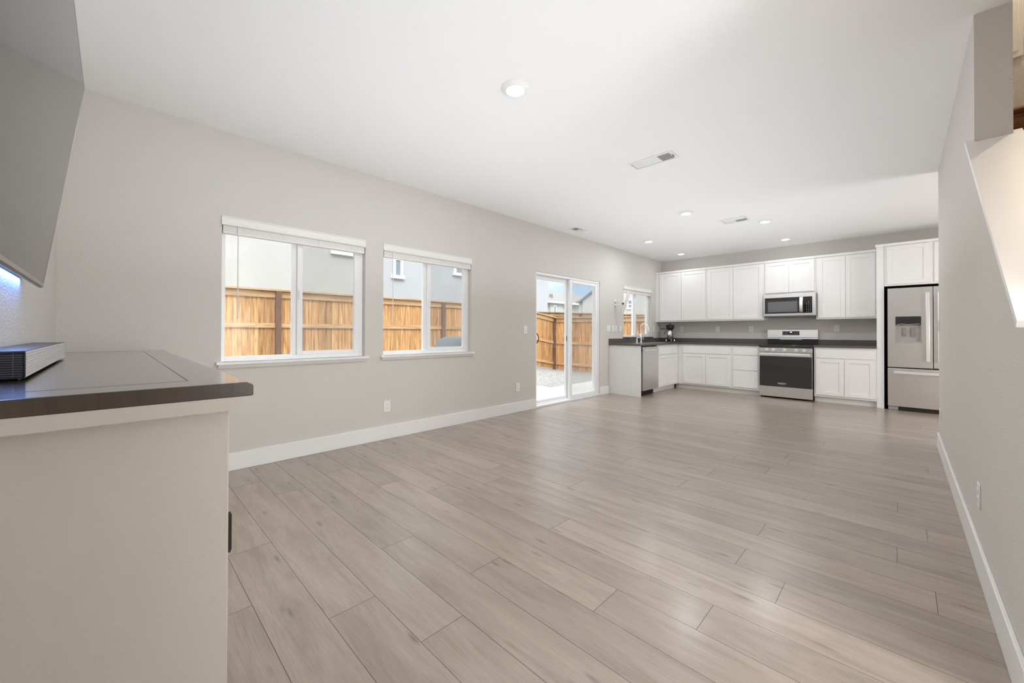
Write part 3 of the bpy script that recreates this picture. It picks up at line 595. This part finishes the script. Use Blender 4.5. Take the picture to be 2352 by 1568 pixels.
mb=MB(); mb.box(x0+.002,x1-.002,8.70,YB-.024,.929,1.022); build('vent_strip',mb,'blackp',t,.002)
mb=MB(); mb.box(2.27,2.60,8.696,8.7005,1.010,1.018); build('vent_slot',mb,'steelh',t)
mb=MB(); mb.prism([(8.685,1.022),(YB-.024,1.022),(YB-.024,1.195),(8.700,1.195)],0,x0,x1); bg_=build('backguard',mb,'steel',t,.003)
mb=MB(); mb.box(x0+.004,x1-.004,8.682,8.685,1.046,1.051); build('seam_line',mb,'dark',bg_)
mb=MB(); mb.box(2.31,2.565,8.683,8.692,1.095,1.165); dp=build('display_panel',mb,'black',bg_,.001)
mb=MB()
for c_ in range(9):
    for r_ in range(3):
        if 3<=c_<=5 and r_!=0: continue
        mb.box(2.326+c_*.0265,2.336+c_*.0265,8.6822,8.6828,1.105+r_*.021,1.109+r_*.021)
build('touch_keys',mb,'mark',dp)
mb=MB(); mb.box(2.425,2.455,8.6818,8.6828,1.140,1.152); build('clock_digits',mb,'clk',dp)
textmesh('logo_lettering','Whirlpool',.030,lambda v:Vector((x0+.338+v.x,8.0846-v.z,.262+v.y)),'mark',od)
# swoosh of the logo: thin inclined ring round the lettering
mb=MB(); 
pts=[Vector((x0+.338+.056*math.cos(a_),8.0843,.262+.013*math.sin(a_)+.004*math.cos(a_))) for a_ in [2*math.pi*k/40 for k in range(3,34)]]
mb.tube(pts,.0012,6); build('logo_swoosh',mb,'mark',od)
for (fxx) in(x0+.05,x1-.05):
    mb=MB(); mb.cyl((fxx,8.16,.0005),(fxx,8.16,.03),.02,n=14); build('foot',mb,'blackp',t)
# ------------------------------------------------------------------ microwave
t=thing('microwave','stainless steel microwave mounted under the short cabinet over the range','microwave',(2.46,8.57,1.415))
x0,x1,yf,z0,z1=2.079,2.841,8.372,1.414,1.829
mb=MB(); mb.box(x0+.002,x1-.002,yf+.03,YB-.002,z0+.012,z1-.001); build('housing',mb,mat('microwave_side',(.10,.085,.075),.4,.3,var=.05),t,.002)
mb=MB(); mb.box(x0,x1,yf,yf+.028,z0+.022,z1-.001); face=build('front_frame',mb,'steel',t,.004)
mb=MB(); mb.box(x0+.018,x1-.048,yf-.003,yf+.0005,z0+.065,z1-.068); win=build('glass_front',mb,'black',face,.001)
mb=MB(); mb.box(x0+.028,x0+.528,yf-.0036,yf-.0028,z0+.078,z1-.112); build('window_border',mb,mat('microwave_border',(.035,.032,.032),.3,var=.05),win)
mb=MB(); mb.box(x0+.068,x0+.505,yf-.0042,yf-.0034,z0+.093,z1-.140); build('door_window',mb,mat('microwave_mesh_window',(.16,.16,.17),.35,var=.1,vscale=60),win)
pts=[(x0+.562,yf-.004-.035*math.sin(math.pi*k/12)**.5,z0+.08+(z1-z0-.155)*k/12) for k in range(13)]
mb=MB()
for k in range(12):
    p,q=pts[k],pts[k+1]; b=len(mb.v); w_=.022
    for (pp) in(p,q):
        for dx,dy in((-w_,0),(w_,0),(w_,.012),(-w_,.012)): mb.v.append(Vector((pp[0]+dx,pp[1]+dy,pp[2])))
    for a_,c_ in((0,1),(1,2),(2,3),(3,0)): mb.face((b+a_,b+c_,b+4+c_,b+4+a_))
    if k==0: mb.face((b,b+1,b+2,b+3))
    if k==11: mb.face((b+4,b+5,b+6,b+7))
build('door_handle',mb,'steelh',face)
mb=MB(); mb.box(x0+.608,x0+.6095,yf-.0008,yf+.001,z0+.022,z1); build('door_seam',mb,'dark',face)
mb=MB()
for r_ in range(7):
    for c_ in range(3):
        if r_==6 and c_!=1: continue
        mb.box(x0+.634+c_*.026,x0+.642+c_*.026,yf-.0038,yf-.0028,z0+.088+r_*.028,z0+.093+r_*.028)
build('keypad',mb,'mark',win)
mb=MB(); mb.box(x0+.004,x1-.004,yf+.006,YB-.01,z0,z0+.0215); build('underside_grille',mb,mat('microwave_underside',(.12,.12,.125),.5,var=.1),t,.002)
# ------------------------------------------------------------------ refrigerator
t=thing('refrigerator','stainless steel french-door refrigerator with ice and water dispenser','refrigerator',(4.18,8.45,0))
x0,xm,x1=3.727,4.190,4.640; yf=8.089
mb=MB(); mb.box(x0+.004,x1-.004,8.155,YB-.02,.03,1.775); build('cabinet_body',mb,mat('refrigerator_side',(.06,.045,.035),.5,.2,var=.1),t,.003)
def fdoor(a,b,c,d,disp=False,nm='door'):
    mb=MB()
    if not disp: mb.box(a,b,yf,8.150,c,d)
    else:
        u0,u1,v0,v1=disp; mb.box(a,u0,yf,8.150,c,d); mb.box(u1,b,yf,8.150,c,d); mb.box(u0,u1,yf,8.150,c,v0); mb.box(u0,u1,yf,8.150,v1,d); mb.box(u0,u1,8.140,8.150,v0,v1)
    return build(nm,mb,'steel',t,0 if disp else .005)
dd=(3.807,4.076,.992,1.376)
ld_=fdoor(x0,xm-.003,.636,1.793,dd); rd_=fdoor(xm+.004,x1,.636,1.793)
fz=fdoor(x0,x1,.060,.618,nm='freezer_drawer')
for (hx,pp) in((4.136,ld_),(4.250,rd_)):
    mb=MB(); mb.box(hx-.019,hx+.019,8.020,8.034,.73,1.708); mb.box(hx-.012,hx+.012,8.033,8.0885,.76,.79); mb.box(hx-.012,hx+.012,8.033,8.0885,1.65,1.68); build('door_handle',mb,'steelh',pp,.004)
mb=MB(); mb.box(3.79,4.57,8.020,8.034,.540,.578); mb.box(3.83,3.86,8.033,8.0885,.548,.57); mb.box(4.5,4.53,8.033,8.0885,.548,.57); build('drawer_handle',mb,'steelh',fz,.004)
mb=MB(); u0,u1,v0,v1=dd
mb.box(u0+.001,u0+.008,yf-.004,8.139,v0,v1); mb.box(u1-.008,u1-.001,yf-.004,8.139,v0,v1); mb.box(u0+.001,u1-.001,yf-.008,8.139,v0,v0+.020); mb.box(u0,u1,8.134,8.139,v0,v1); di=build('dispenser_recess',mb,mat('dispenser_liner',(.50,.48,.46),.35,.5,var=.05),ld_,.001)
mb=MB(); mb.prism([(yf-.006,v1-.115),(yf+.02,v1-.125),(8.134,v1-.10),(8.134,v1-.001),(yf-.006,v1-.001)],0,u0+.004,u1-.004); mb.prism([(u0+.004,v1-.125),(u0+.05,v1-.105),(u1-.05,v1-.105),(u1-.004,v1-.125),(u1-.004,v1-.10),(u0+.004,v1-.10)],1,yf-.005,yf+.02); build('dispenser_controls',mb,'black',di,.001)
mb=MB(); mb.tube([(u0+.02,yf-.007,v1-.12),(u0+.07,yf-.010,v1-.108),(u0+.13,yf-.008,v1-.118),(u1-.02,yf-.007,v1-.11)],.0045,8); build('chrome_arc',mb,'chrome',di)
for uu in(.095,.18):
    mb=MB(); mb.box(u0+uu-.020,u0+uu+.020,8.118,8.124,v0+.09,v0+.22); mb.box(u0+uu-.016,u0+uu+.016,8.108,8.118,v0+.12,v0+.20); build('dispenser_paddle',mb,mat('paddle_%d'%int(uu*1000),(.28,.27,.26),.4,var=.1),di,.003)
mb=MB(); mb.box(x0+.10,x1-.03,8.125,8.14,.006,.055); build('kick_grille',mb,'dark',t)
mb=MB(); mb.box(x0+.004,x0+.11,8.10,8.15,.0005,.056); build('front_foot',mb,mat('foot_grey',(.35,.35,.35),.4,.3,var=.05),t,.006)
mb=MB(); mb.box(x0+.01,x0+.10,8.095,8.15,.620,.634); build('hinge_cover',mb,'dark',t)
# dark sheets painting the shade in the gap round the refrigerator
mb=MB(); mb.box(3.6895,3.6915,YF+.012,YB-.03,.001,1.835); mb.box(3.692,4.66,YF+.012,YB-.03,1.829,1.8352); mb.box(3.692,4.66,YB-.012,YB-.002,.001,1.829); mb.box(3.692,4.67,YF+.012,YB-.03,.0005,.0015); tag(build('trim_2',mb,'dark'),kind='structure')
# ------------------------------------------------------------------ swing-arm mount beside kitchen window
t=thing('swing_arm_mount','white swing-arm wall mount with tilted rails beside the kitchen window','wall mount',(0,6.70,1.67))
mb=MB(); mb.box(.0005,.012,6.665,6.735,1.585,1.755); build('wall_plate',mb,'white',t,.003)
mb=MB(); 
for z_ in(1.62,1.70): mb.box(.012,.016,6.672,6.69,z_-.02,z_+.02)
build('bolt_slot',mb,'gmark',t)
for z_ in(1.635,1.70):
    mb=MB(); mb.box(.012,.165,6.692,6.712,z_-.008,z_+.008); build('arm',mb,'white',t,.003)
mb=MB(); mb.box(.160,.20,6.68,6.72,1.655,1.685); build('pivot_block',mb,'blackp',t,.003)
for yy in(6.685,6.74):
    mb=MB(); mb.T=None; c0=Vector((.150,yy,1.505)); c1=Vector((.285,yy,1.845)); mb.cyl(c0,c1,.017,.017,8); build('tilt_rail',mb,'white',t)
mb=MB(); mb.tube([(.21,6.68,1.67),(.21,6.745,1.67)],.008,8); build('cross_bar',mb,'white',t)
mb=MB(); mb.tube([(.02,6.70,1.60),(.05,6.72,1.56),(.09,6.76,1.53),(.05,6.80,1.47),(.012,6.80,1.42),(.008,6.79,1.30)],.0025,6); build('cable',mb,'white',t)
# ================================================================== CONSOLE, SOUNDBAR, TV
cx0,cx1,cyb,cyf=.27,2.69,-.243,.253
t=thing('tv_console','tall greige media console with dark espresso wood top','console',(1.48,0,0))
mb=MB(); zt=1.0
mb.prism([(cyb,.965),(cyf,.965),(cyf+.001,.968),(cyf+.001,.990),(cyf-.004,.9955),(cyf-.010,.9965),(cyf-.011,1.0),(cyb,1.0)],0,cx0+.0,cx1)
tp=build('wood_top',mb,'espresso',t,.0015)
mb=MB(); lx0,lx1,ly0,ly1=.344,2.565,-.23,.137; gz=1.00005
for(a,b,c,d) in((lx0,lx1,ly1-.0015,ly1),(lx0,lx0+.004,ly0,ly1),(lx1-.0012,lx1,ly0,ly1)): mb.box(a,b,c,d,.9995,gz+.0002)
build('lid_groove',mb,'dark',tp)
mb=MB()
cb=[(0,.932),(.012,.932),(.0145,.937),(.020,.946),(.030,.953),(.043,.957),(.043,.9645),(0,.9645)]
fy_=.209; fx_=2.648
mb.prism([(fy_+p[0],p[1]) for p in cb],0,cx0+.03,fx_)
mb.prism([(cyb,.932)]+[(fy_+p[0],p[1]) for p in cb[1:-1]]+[(cyb,.9645)],0,fx_,fx_+.041)
build('crown_moulding',mb,'greige',t)
mb=MB(); mb.box(cx0+.03,fx_,cyb,fy_,.09,.9645); mb.box(cx0+.05,fx_-.02,cyb,fy_-.02,.0008,.09); build('cabinet_body',mb,'greige',t,.002)
mb=MB(); mb.box(cx0+.03,fx_+.004,cyb,fy_+.004,.0006,.10); build('plinth',mb,'greige',t,.002)
xs=[cx0+.04+i*(fx_-cx0-.05)/4 for i in range(5)]
for i in range(4):
    Tt=Fx(0,0); mb=MB(); a,b=xs[i]+.003,xs[i+1]-.003; f_=.07
    for(u0,u1,c,d) in((a,a+f_,.12,.91),(b-f_,b,.12,.91),(a+f_,b-f_,.84,.91),(a+f_,b-f_,.12,.19)): mb.box(u0,u1,fy_+.0005,fy_+.003,c,d)
    mb.box(a+f_,b-f_,fy_+.0004,fy_+.0015,.19,.84)
    dr=build('door',mb,'greige',t,.0008)
for zz in(.608,):
    mb=MB(); hx=2.630; mb.cyl((hx,fy_+.006,zz-.046),(hx,fy_+.006,zz+.046),.0055,n=12); mb.cyl((hx,fy_+.006,zz+.044),(hx,fy_+.006,zz+.052),.004,.003,12); mb.cyl((hx,fy_+.006,zz-.052),(hx,fy_+.006,zz-.044),.003,.004,12)
    mb.box(hx-.02,hx-.005,fy_+.0035,fy_+.006,zz-.044,zz+.044); build('hinge',mb,'bronze',t)
# soundbar
t=thing('soundbar','long low grey ribbed soundbar with black vented end on the console top','soundbar',(1.69,-.2,1.0))
sx0,sx1,sy0,sy1=1.107,2.273,-.252,-.157
mb=MB(); mb.box(sx0,sx1-.004,sy0,sy1-.003,1.006,1.074); build('housing',mb,'blackp',t,.002)
mb=MB()
for i in range(9): z=1.0085+i*.0074; mb.box(sx0,sx1-.004,sy1-.0035,sy1,z,z+.0068)
build('ribbed_front',mb,'gs',t,.001)
mb=MB(); mb.box(sx0,sx1-.001,sy0,sy1-.001,1.0735,1.0765); build('top_panel',mb,mat('soundbar_top_dark',(.05,.055,.06),.35,.3,var=.1),t,.001)
mb=MB(); mb.box(sx1-.006,sx1,sy1-.004,sy1-.0005,1.006,1.0735); mb.box(sx1-.006,sx1,sy0,sy1-.0045,1.006,1.009); mb.box(sx1-.006,sx1,sy0,sy1-.0045,1.0705,1.0735); build('end_frame',mb,'blackp',t,.001)
mb=MB()
for i in range(10): z=1.0115+i*.0059; mb.box(sx1-.006,sx1-.0005,sy0,sy1-.0045,z,z+.0022)
for yy in(-.178,-.203,-.228): mb.box(sx1-.006,sx1-.001,yy-.001,yy+.001,1.009,1.0705)
build('end_grille',mb,mat('vent_bars',(.09,.08,.075),.45,var=.1),t)
for xx in(sx0+.1,sx1-.1):
    mb=MB(); mb.box(xx-.03,xx+.03,sy0+.01,sy1-.02,1.0004,1.006); build('foot',mb,'blackp',t)
# television: tilted down on the near wall
yb0,zb0,yt0,zt0=-.2,1.313,-.0914,2.159
xa,xb=1.394,2.90
t=thing('television','large wall-mounted television tilted down, glossy blank screen reflecting wall and ceiling','television',((xa+xb)/2,yb0,zb0))
uz=Vector((0,yt0-yb0,zt0-zb0)); Lz=uz.length; uz.normalize(); no=Vector((0,uz.z,-uz.y))   # no points to the room and down
if no.y<0: no=-no
TT=lambda p:Vector((xa,yb0,zb0))+Vector((p.x,0,0))+no*p.y+uz*p.z
wd=xb-xa; g=.007
mb=MB(TT); mb.box(g,wd-g,-.004,-.001,g,Lz-g*.6); build('screen',mb,'tvs',t)
mb=MB(TT); mb.box(0,g,-.010,0,0,Lz); mb.box(wd-g,wd,-.010,0,0,Lz); mb.box(g,wd-g,-.010,0,Lz-g*.6,Lz); mb.prism([(-.016,-.010),(-.006,-.012),(.001,-.006),(.001,g),(-.016,g)],0,0,wd); build('bezel',mb,'tvb',t,.0015)
mb=MB(TT); mb.prism([(-.004,.002),(-.012,.0),(-.028,.006),(-.034,.03),(-.030,.10),(-.020,Lz-.05),(-.010,Lz-.003),(-.004,Lz-.003)],0,.004,wd-.004)
build('back_shell',mb,mat('tv_back_shell',(.10,.10,.10),.4,.3,var=.1),t,.002)
mb=MB(TT); mb.box(.09,.14,-.024,-.018,-.001,.003); mb.box(.36,.60,-.027,-.019,-.001,.004); mb.box(.70,.74,-.025,-.018,-.001,.003); build('speaker_slot',mb,'blackp',t,.001)
mb=MB(TT); mb.box(.082,.088,-.022,-.018,-.003,.0); build('power_indicator',mb,'red',t)
mb=MB(TT); mb.box(.45,wd-.2,-.047,-.030,.02,.32); build('rear_electronics',mb,'blackp',t,.003)
mb=MB(); mb.box(1.9,2.4,YW+.0005,YW+.03,1.62,1.95); build('wall_bracket',mb,'blackp',t)
mb=MB(); mb.box(xa+.06,xb-.06,-.2565,-.2535,1.36,1.368); build('bias_light_strip',mb,'led',t)
ld=bpy.data.lights.new('tv_bias_glow','AREA'); ld.shape='RECTANGLE'; ld.size=1.46; ld.size_y=.012; ld.energy=1.5; ld.color=(.22,.40,1)  # lamp added behind the television to tint the wall blue
lo=bpy.data.objects.new('tv_bias_glow',ld); C.objects.link(lo); lo.location=(xa+.745,-.244,1.335)
# ================================================================== stairwell rail and frame
t=thing('handrail','stained oak handrail ledge on the stairwell end wall','handrail',(4.75,4.3,2.5))
mb=MB(); yy=4.399
mb.prism([(yy-.001,2.52),(yy-.03,2.52),(yy-.045,2.54),(yy-.06,2.565),(yy-.075,2.575),(yy-.075,2.592),(yy-.035,2.60),(yy-.03,2.615),(yy-.03,2.64),(yy-.055,2.652),(yy-.065,2.665),(yy-.06,2.68),(yy-.001,2.685)],0,4.262,5.248)
build('rail_moulding',mb,'oakrail',t)
t=thing('wall_access_panel','white framed access panel high on the stairwell wall','panel',(4.4,4.395,3.2))
mb=MB(); mb.box(4.27,4.475,4.388,4.3995,3.045,3.45); build('panel_frame',mb,'trim',t,.003)
mb=MB(); mb.box(4.28,4.455,4.383,4.3878,3.085,3.43); build('panel_door',mb,'trim',t,.002)
# ================================================================== OUTSIDE
GZ=-.22; FX=-5.16; FY=11.27
def gz(x,y): # ground rises gently along the side fence
    k=max(0,min(1,(-x-3.4)/1.8)); q=max(0,min(1,(11.3-y)/2.6)); return GZ+k*q*.33
mb=MB(); nx,ny=60,60; X0,X1,Y0,Y1=-11,-.15,-5,16
for j in range(ny+1):
    for i in range(nx+1):
        x=X0+(X1-X0)*i/nx; y=Y0+(Y1-Y0)*j/ny; mb.v.append(Vector((x,y,gz(x,y)+random.uniform(-.004,.004))))
for j in range(ny):
    for i in range(nx): a=j*(nx+1)+i; mb.face((a,a+1,a+nx+2,a+nx+1))
b=len(mb.v)
for p in((-60,16,GZ-.02),(8,16,GZ-.02),(8,70,GZ-.02),(-60,70,GZ-.02),(-60,-30,GZ-.02),(-11,-30,GZ-.02),(-11,16,GZ-.02)): mb.v.append(Vector(p))
mb.face((b,b+1,b+2,b+3)); mb.face((b+4,b+5,b+6,b))
tag(build('ground_gravel',mb,'gravel',recalc=False,smooth=60),kind='structure')
mb=MB(); mb.box(-3.2,-.151,3.0,6.90,GZ-.05,-.10); mb.box(-1.72,-.151,6.9,11.2,GZ-.05,-.10); tag(build('patio_slab',mb,'concrete',bevel=.005),kind='structure')
def fence(name,label,along,c,a0,a1,topf,botf,side,posts,cap=True,bw=.141,mat_='fence'):
    """along 'y': plane x=c ; along 'x': plane y=c. side=+1: posts/rails on the + side"""
    base=(c,(a0+a1)/2,botf(a0)) if along=='y' else ((a0+a1)/2,c,botf(a0))
    t=thing(name,label,'fence',base)
    def bx(mb,u0,u1,d0,d1,z0a,z1a,z0b,z1b,r=.5,grain=2):
        b=len(mb.v); d0*=side; d1*=side
        pts=[]
        for u,za,zb in((u0,z0a,z1a),(u1,z0b,z1b)):
            for d in(d0,d1):
                for z in(za,zb):
                    pts.append((u,d,z))
        for u,d,z in pts: mb.v.append(Vector((c+d,u,z)) if along=='y' else Vector((u,c+d,z)))
        o=random.random()*60
        for q in((0,1,3,2),(4,6,7,5),(0,4,5,1),(2,3,7,6),(1,5,7,3),(0,2,6,4)):
            uv=[((pts[k][2] if grain==2 else pts[k][0])+o,(pts[k][0] if grain==2 else pts[k][2])+pts[k][1]+o*.4) for k in q]
            mb.face(tuple(b+k for k in q),0,r,uv)
    mb=MB(); u=a0
    while u<a1-.01:
        v=min(u+bw-.006,a1); dz=random.uniform(-.006,.006)
        bx(mb,u,v,-.016,0,botf(u)+.03,topf(u)-.03+dz,botf(v)+.03,topf(v)-.03+dz,random.random()); u+=bw
    build('board_panel',mb,mat_,t)
    if side:
        ps=[a0]+posts+[a1]
        for i in range(len(ps)-1):
            for fr in(.125,.605 if (side>0 and ps[i+1]<9.5) else .52,.945):
                mb=MB(); za=botf(ps[i])+(topf(ps[i])-botf(ps[i]))*fr; zb=botf(ps[i+1])+(topf(ps[i+1])-botf(ps[i+1]))*fr
                hh=.045 if fr<.9 else .06
                bx(mb,ps[i]+.05,ps[i+1]-.05,0.001,.038,za-hh,za+hh,zb-hh,zb+hh,random.random(),grain=0)
                build('rail',mb,'rail',t)
        for p in posts:
            mb=MB(); bx(mb,p-.047,p+.047,0.001,.09,botf(p)-.02,topf(p)-.03,botf(p)-.02,topf(p)-.03,random.random()); build('post',mb,'post',t)
    if cap:
        mb=MB(); st=1.2; u=a0
        while u<a1-.01: v=min(u+st,a1); bx(mb,u,v,-.045,.095,topf(u)-.03,topf(u)+.006,topf(v)-.03,topf(v)+.006,random.random(),grain=0); u+=st
        build('cap_board',mb,'rail',t)
side_top=lambda y:1.977 if y<9.1 else 1.977-(y-9.1)/(FY-9.1)*.28
side_bot=lambda y:.15 if y<9.1 else .15-(y-9.1)/(FY-9.1)*.36
fence('wooden_fence','cedar side fence seen through the two living room windows','y',FX,-3.2,FY+.04,side_top,side_bot,1,[-1.7,.32,2.35,4.37,6.40,9.1,FY+.03])
bt_=lambda x:1.675-(x-FX)*.012
fence('wooden_fence','cedar back fence across the yard seen through the glass door','x',FY+.05,FX+.097,3.5,bt_,lambda x:GZ,-1,[-2.7,-.3,2.1])
fence('wooden_fence','neighbouring fence rising just behind the yard corner','x',13.4,-7.7,4,lambda x:2.16-(x+9.5)*.055,lambda x:GZ,-1,[-5.4,-3.0,-.6,1.8],True)
# covered grill
t=thing('covered_grill','barbecue grill under a grey fabric cover outside the middle window','grill',(-1.3,4.1,-.10))
mb=MB(); prof=[(3.64,-.095),(3.62,.80),(3.66,.90),(3.78,1.035),(3.86,1.062),(4.10,1.06),(4.42,1.045),(4.52,.93),(4.58,.80),(4.56,-.095)]
b=0; xsn=[-1.62,-1.58,-1.50,-1.3,-1.08,-1.0,-.97]; sc=[.90,.95,.985,1,.985,.95,.90]
n=len(prof)
for x,s_ in zip(xsn,sc):
    for (y,z) in prof: mb.v.append(Vector((x,4.1+(y-4.1)*s_,z if z<0 else z*(.94+.06*(s_-.9)/.1))))
for i in range(len(xsn)-1):
    for j in range(n): k=(j+1)%n; mb.face((i*n+j,i*n+k,(i+1)*n+k,(i+1)*n+j))
mb.face(tuple(range(n))); mb.face(tuple((len(xsn)-1)*n+j for j in range(n)))
build('fabric_cover',mb,'grillc',t,smooth=50)
# houses
def hwin(parent,T,u0,u1,z0,z1,bars=0,hb=False,sillw=.1):
    mb=MB(T); e=.09; mb.box(u0-e,u1+e,.001,.06,z1,z1+e); mb.box(u0-e-sillw*.5,u1+e+sillw*.5,.001,.08,z0-e*1.2,z0); mb.box(u0-e,u0,.001,.06,z0,z1); mb.box(u1,u1+e,.001,.06,z0,z1)
    for k in range(bars): uu=u0+(u1-u0)*(k+1)/(bars+1); mb.box(uu-.04,uu+.04,.001,.05,z0,z1)
    if hb: zz=z0+(z1-z0)*.45; mb.box(u0,u1,.001,.05,zz-.035,zz+.035)
    f=build('window',mb,'vinyl',parent); mb=MB(T); mb.box(u0,u1,.001,.02,z0,z1); build('pane',mb,'hglass',f)
def Hx(x): return lambda p:Vector((x+p.y,p.x,p.z))
hx=-8.0
t=thing('neighbour_house','cream stucco house behind the side fence, seen through the large window','house',(hx-3,2,0))
mb=MB(); mb.box(hx-7,hx,-8,5.55,-.3,6.2); build('wall',mb,'stucco',t)
mb=MB(); mb.prism([(-8.4,6.2),(5.6,6.2),(-1.2,8.6)],0,hx-7.4,hx+.4); build('roof',mb,'shingle',t)
hwin(t,Hx(hx),4.59,5.4,3.52,4.1,bars=1)
t=thing('neighbour_house','pale grey stucco house behind the fence, seen through the middle window','house',(hx-3,11,0))
mb=MB(); mb.box(hx-7,hx,6.05,14.40,-.3,6.2); build('wall',mb,'stuccob',t)
mb=MB(); mb.prism([(6.0,6.2),(14.5,6.2),(10.2,8.4)],0,hx-7.4,hx+.05); build('roof',mb,'shingle',t)
hwin(t,Hx(hx),6.52,6.70,3.0,4.2,hb=True); hwin(t,Hx(hx),9.0,9.9,3.36,4.3)
Hy=lambda y:(lambda p:Vector((p.x,y-p.y,p.z)))
t=thing('neighbour_house','distant white house with long grey roof seen through the glass door','house',(-22.5,31,0))
mb=MB(); mb.box(-27,-20.35,22,38.9,-.3,4.05); mb.box(-20.35,-20.2,29.6,31.6,-.3,4.0); build('wall',mb,'stucco',t)
mb=MB()
for p in [(-20,21,4.12),(-20,39.3,4.12),(-26,39.3,4.12),(-26,21,4.12),(-22.5,21,5.6),(-22.5,36.3,5.6)]: mb.v.append(Vector(p))
mb.face((0,1,5,4)); mb.face((1,2,5)); mb.face((2,3,4,5)); mb.face((3,0,4)); mb.face((0,3,2,1))
build('roof',mb,'shingle',t)
mb=MB(); mb.box(-20,-19.9,21,39.3,3.98,4.15); build('gutter',mb,'vinyl',t)
hwin(t,Hx(-20.2),30.15,30.4,2.9,3.7)
mb=MB(); mb.cyl((-20.9,30.6,4.6),(-20.9,30.6,4.95),.16,n=12); build('roof_vent',mb,'shingle',t)
t=thing('neighbour_house','white gabled house right of the distant hip roof, beyond the back fence','house',(-13,30,0))
mb=MB(); mb.prism([(-14.0,-.3),(-4.5,-.3),(-4.5,3.66),(-9.25,6.5),(-14.0,3.66)],1,26,34); mb.box(-14.5,-14.001,26.2,33,-.3,3.5); build('wall',mb,'stucco',t)
mb=MB()
mb.prism([(-14.35,3.46),(-9.25,6.52),(-9.25,6.66),(-14.35,3.60)],1,25.85,34.1); mb.prism([(-4.15,3.46),(-9.25,6.52),(-9.25,6.66),(-4.15,3.60)],1,25.85,34.1); mb.box(-14.65,-14.0,26.05,33.2,3.5,3.64); build('roof',mb,'shingle',t)
hwin(t,Hy(26),-10.05,-9.75,2.93,3.42,hb=True)
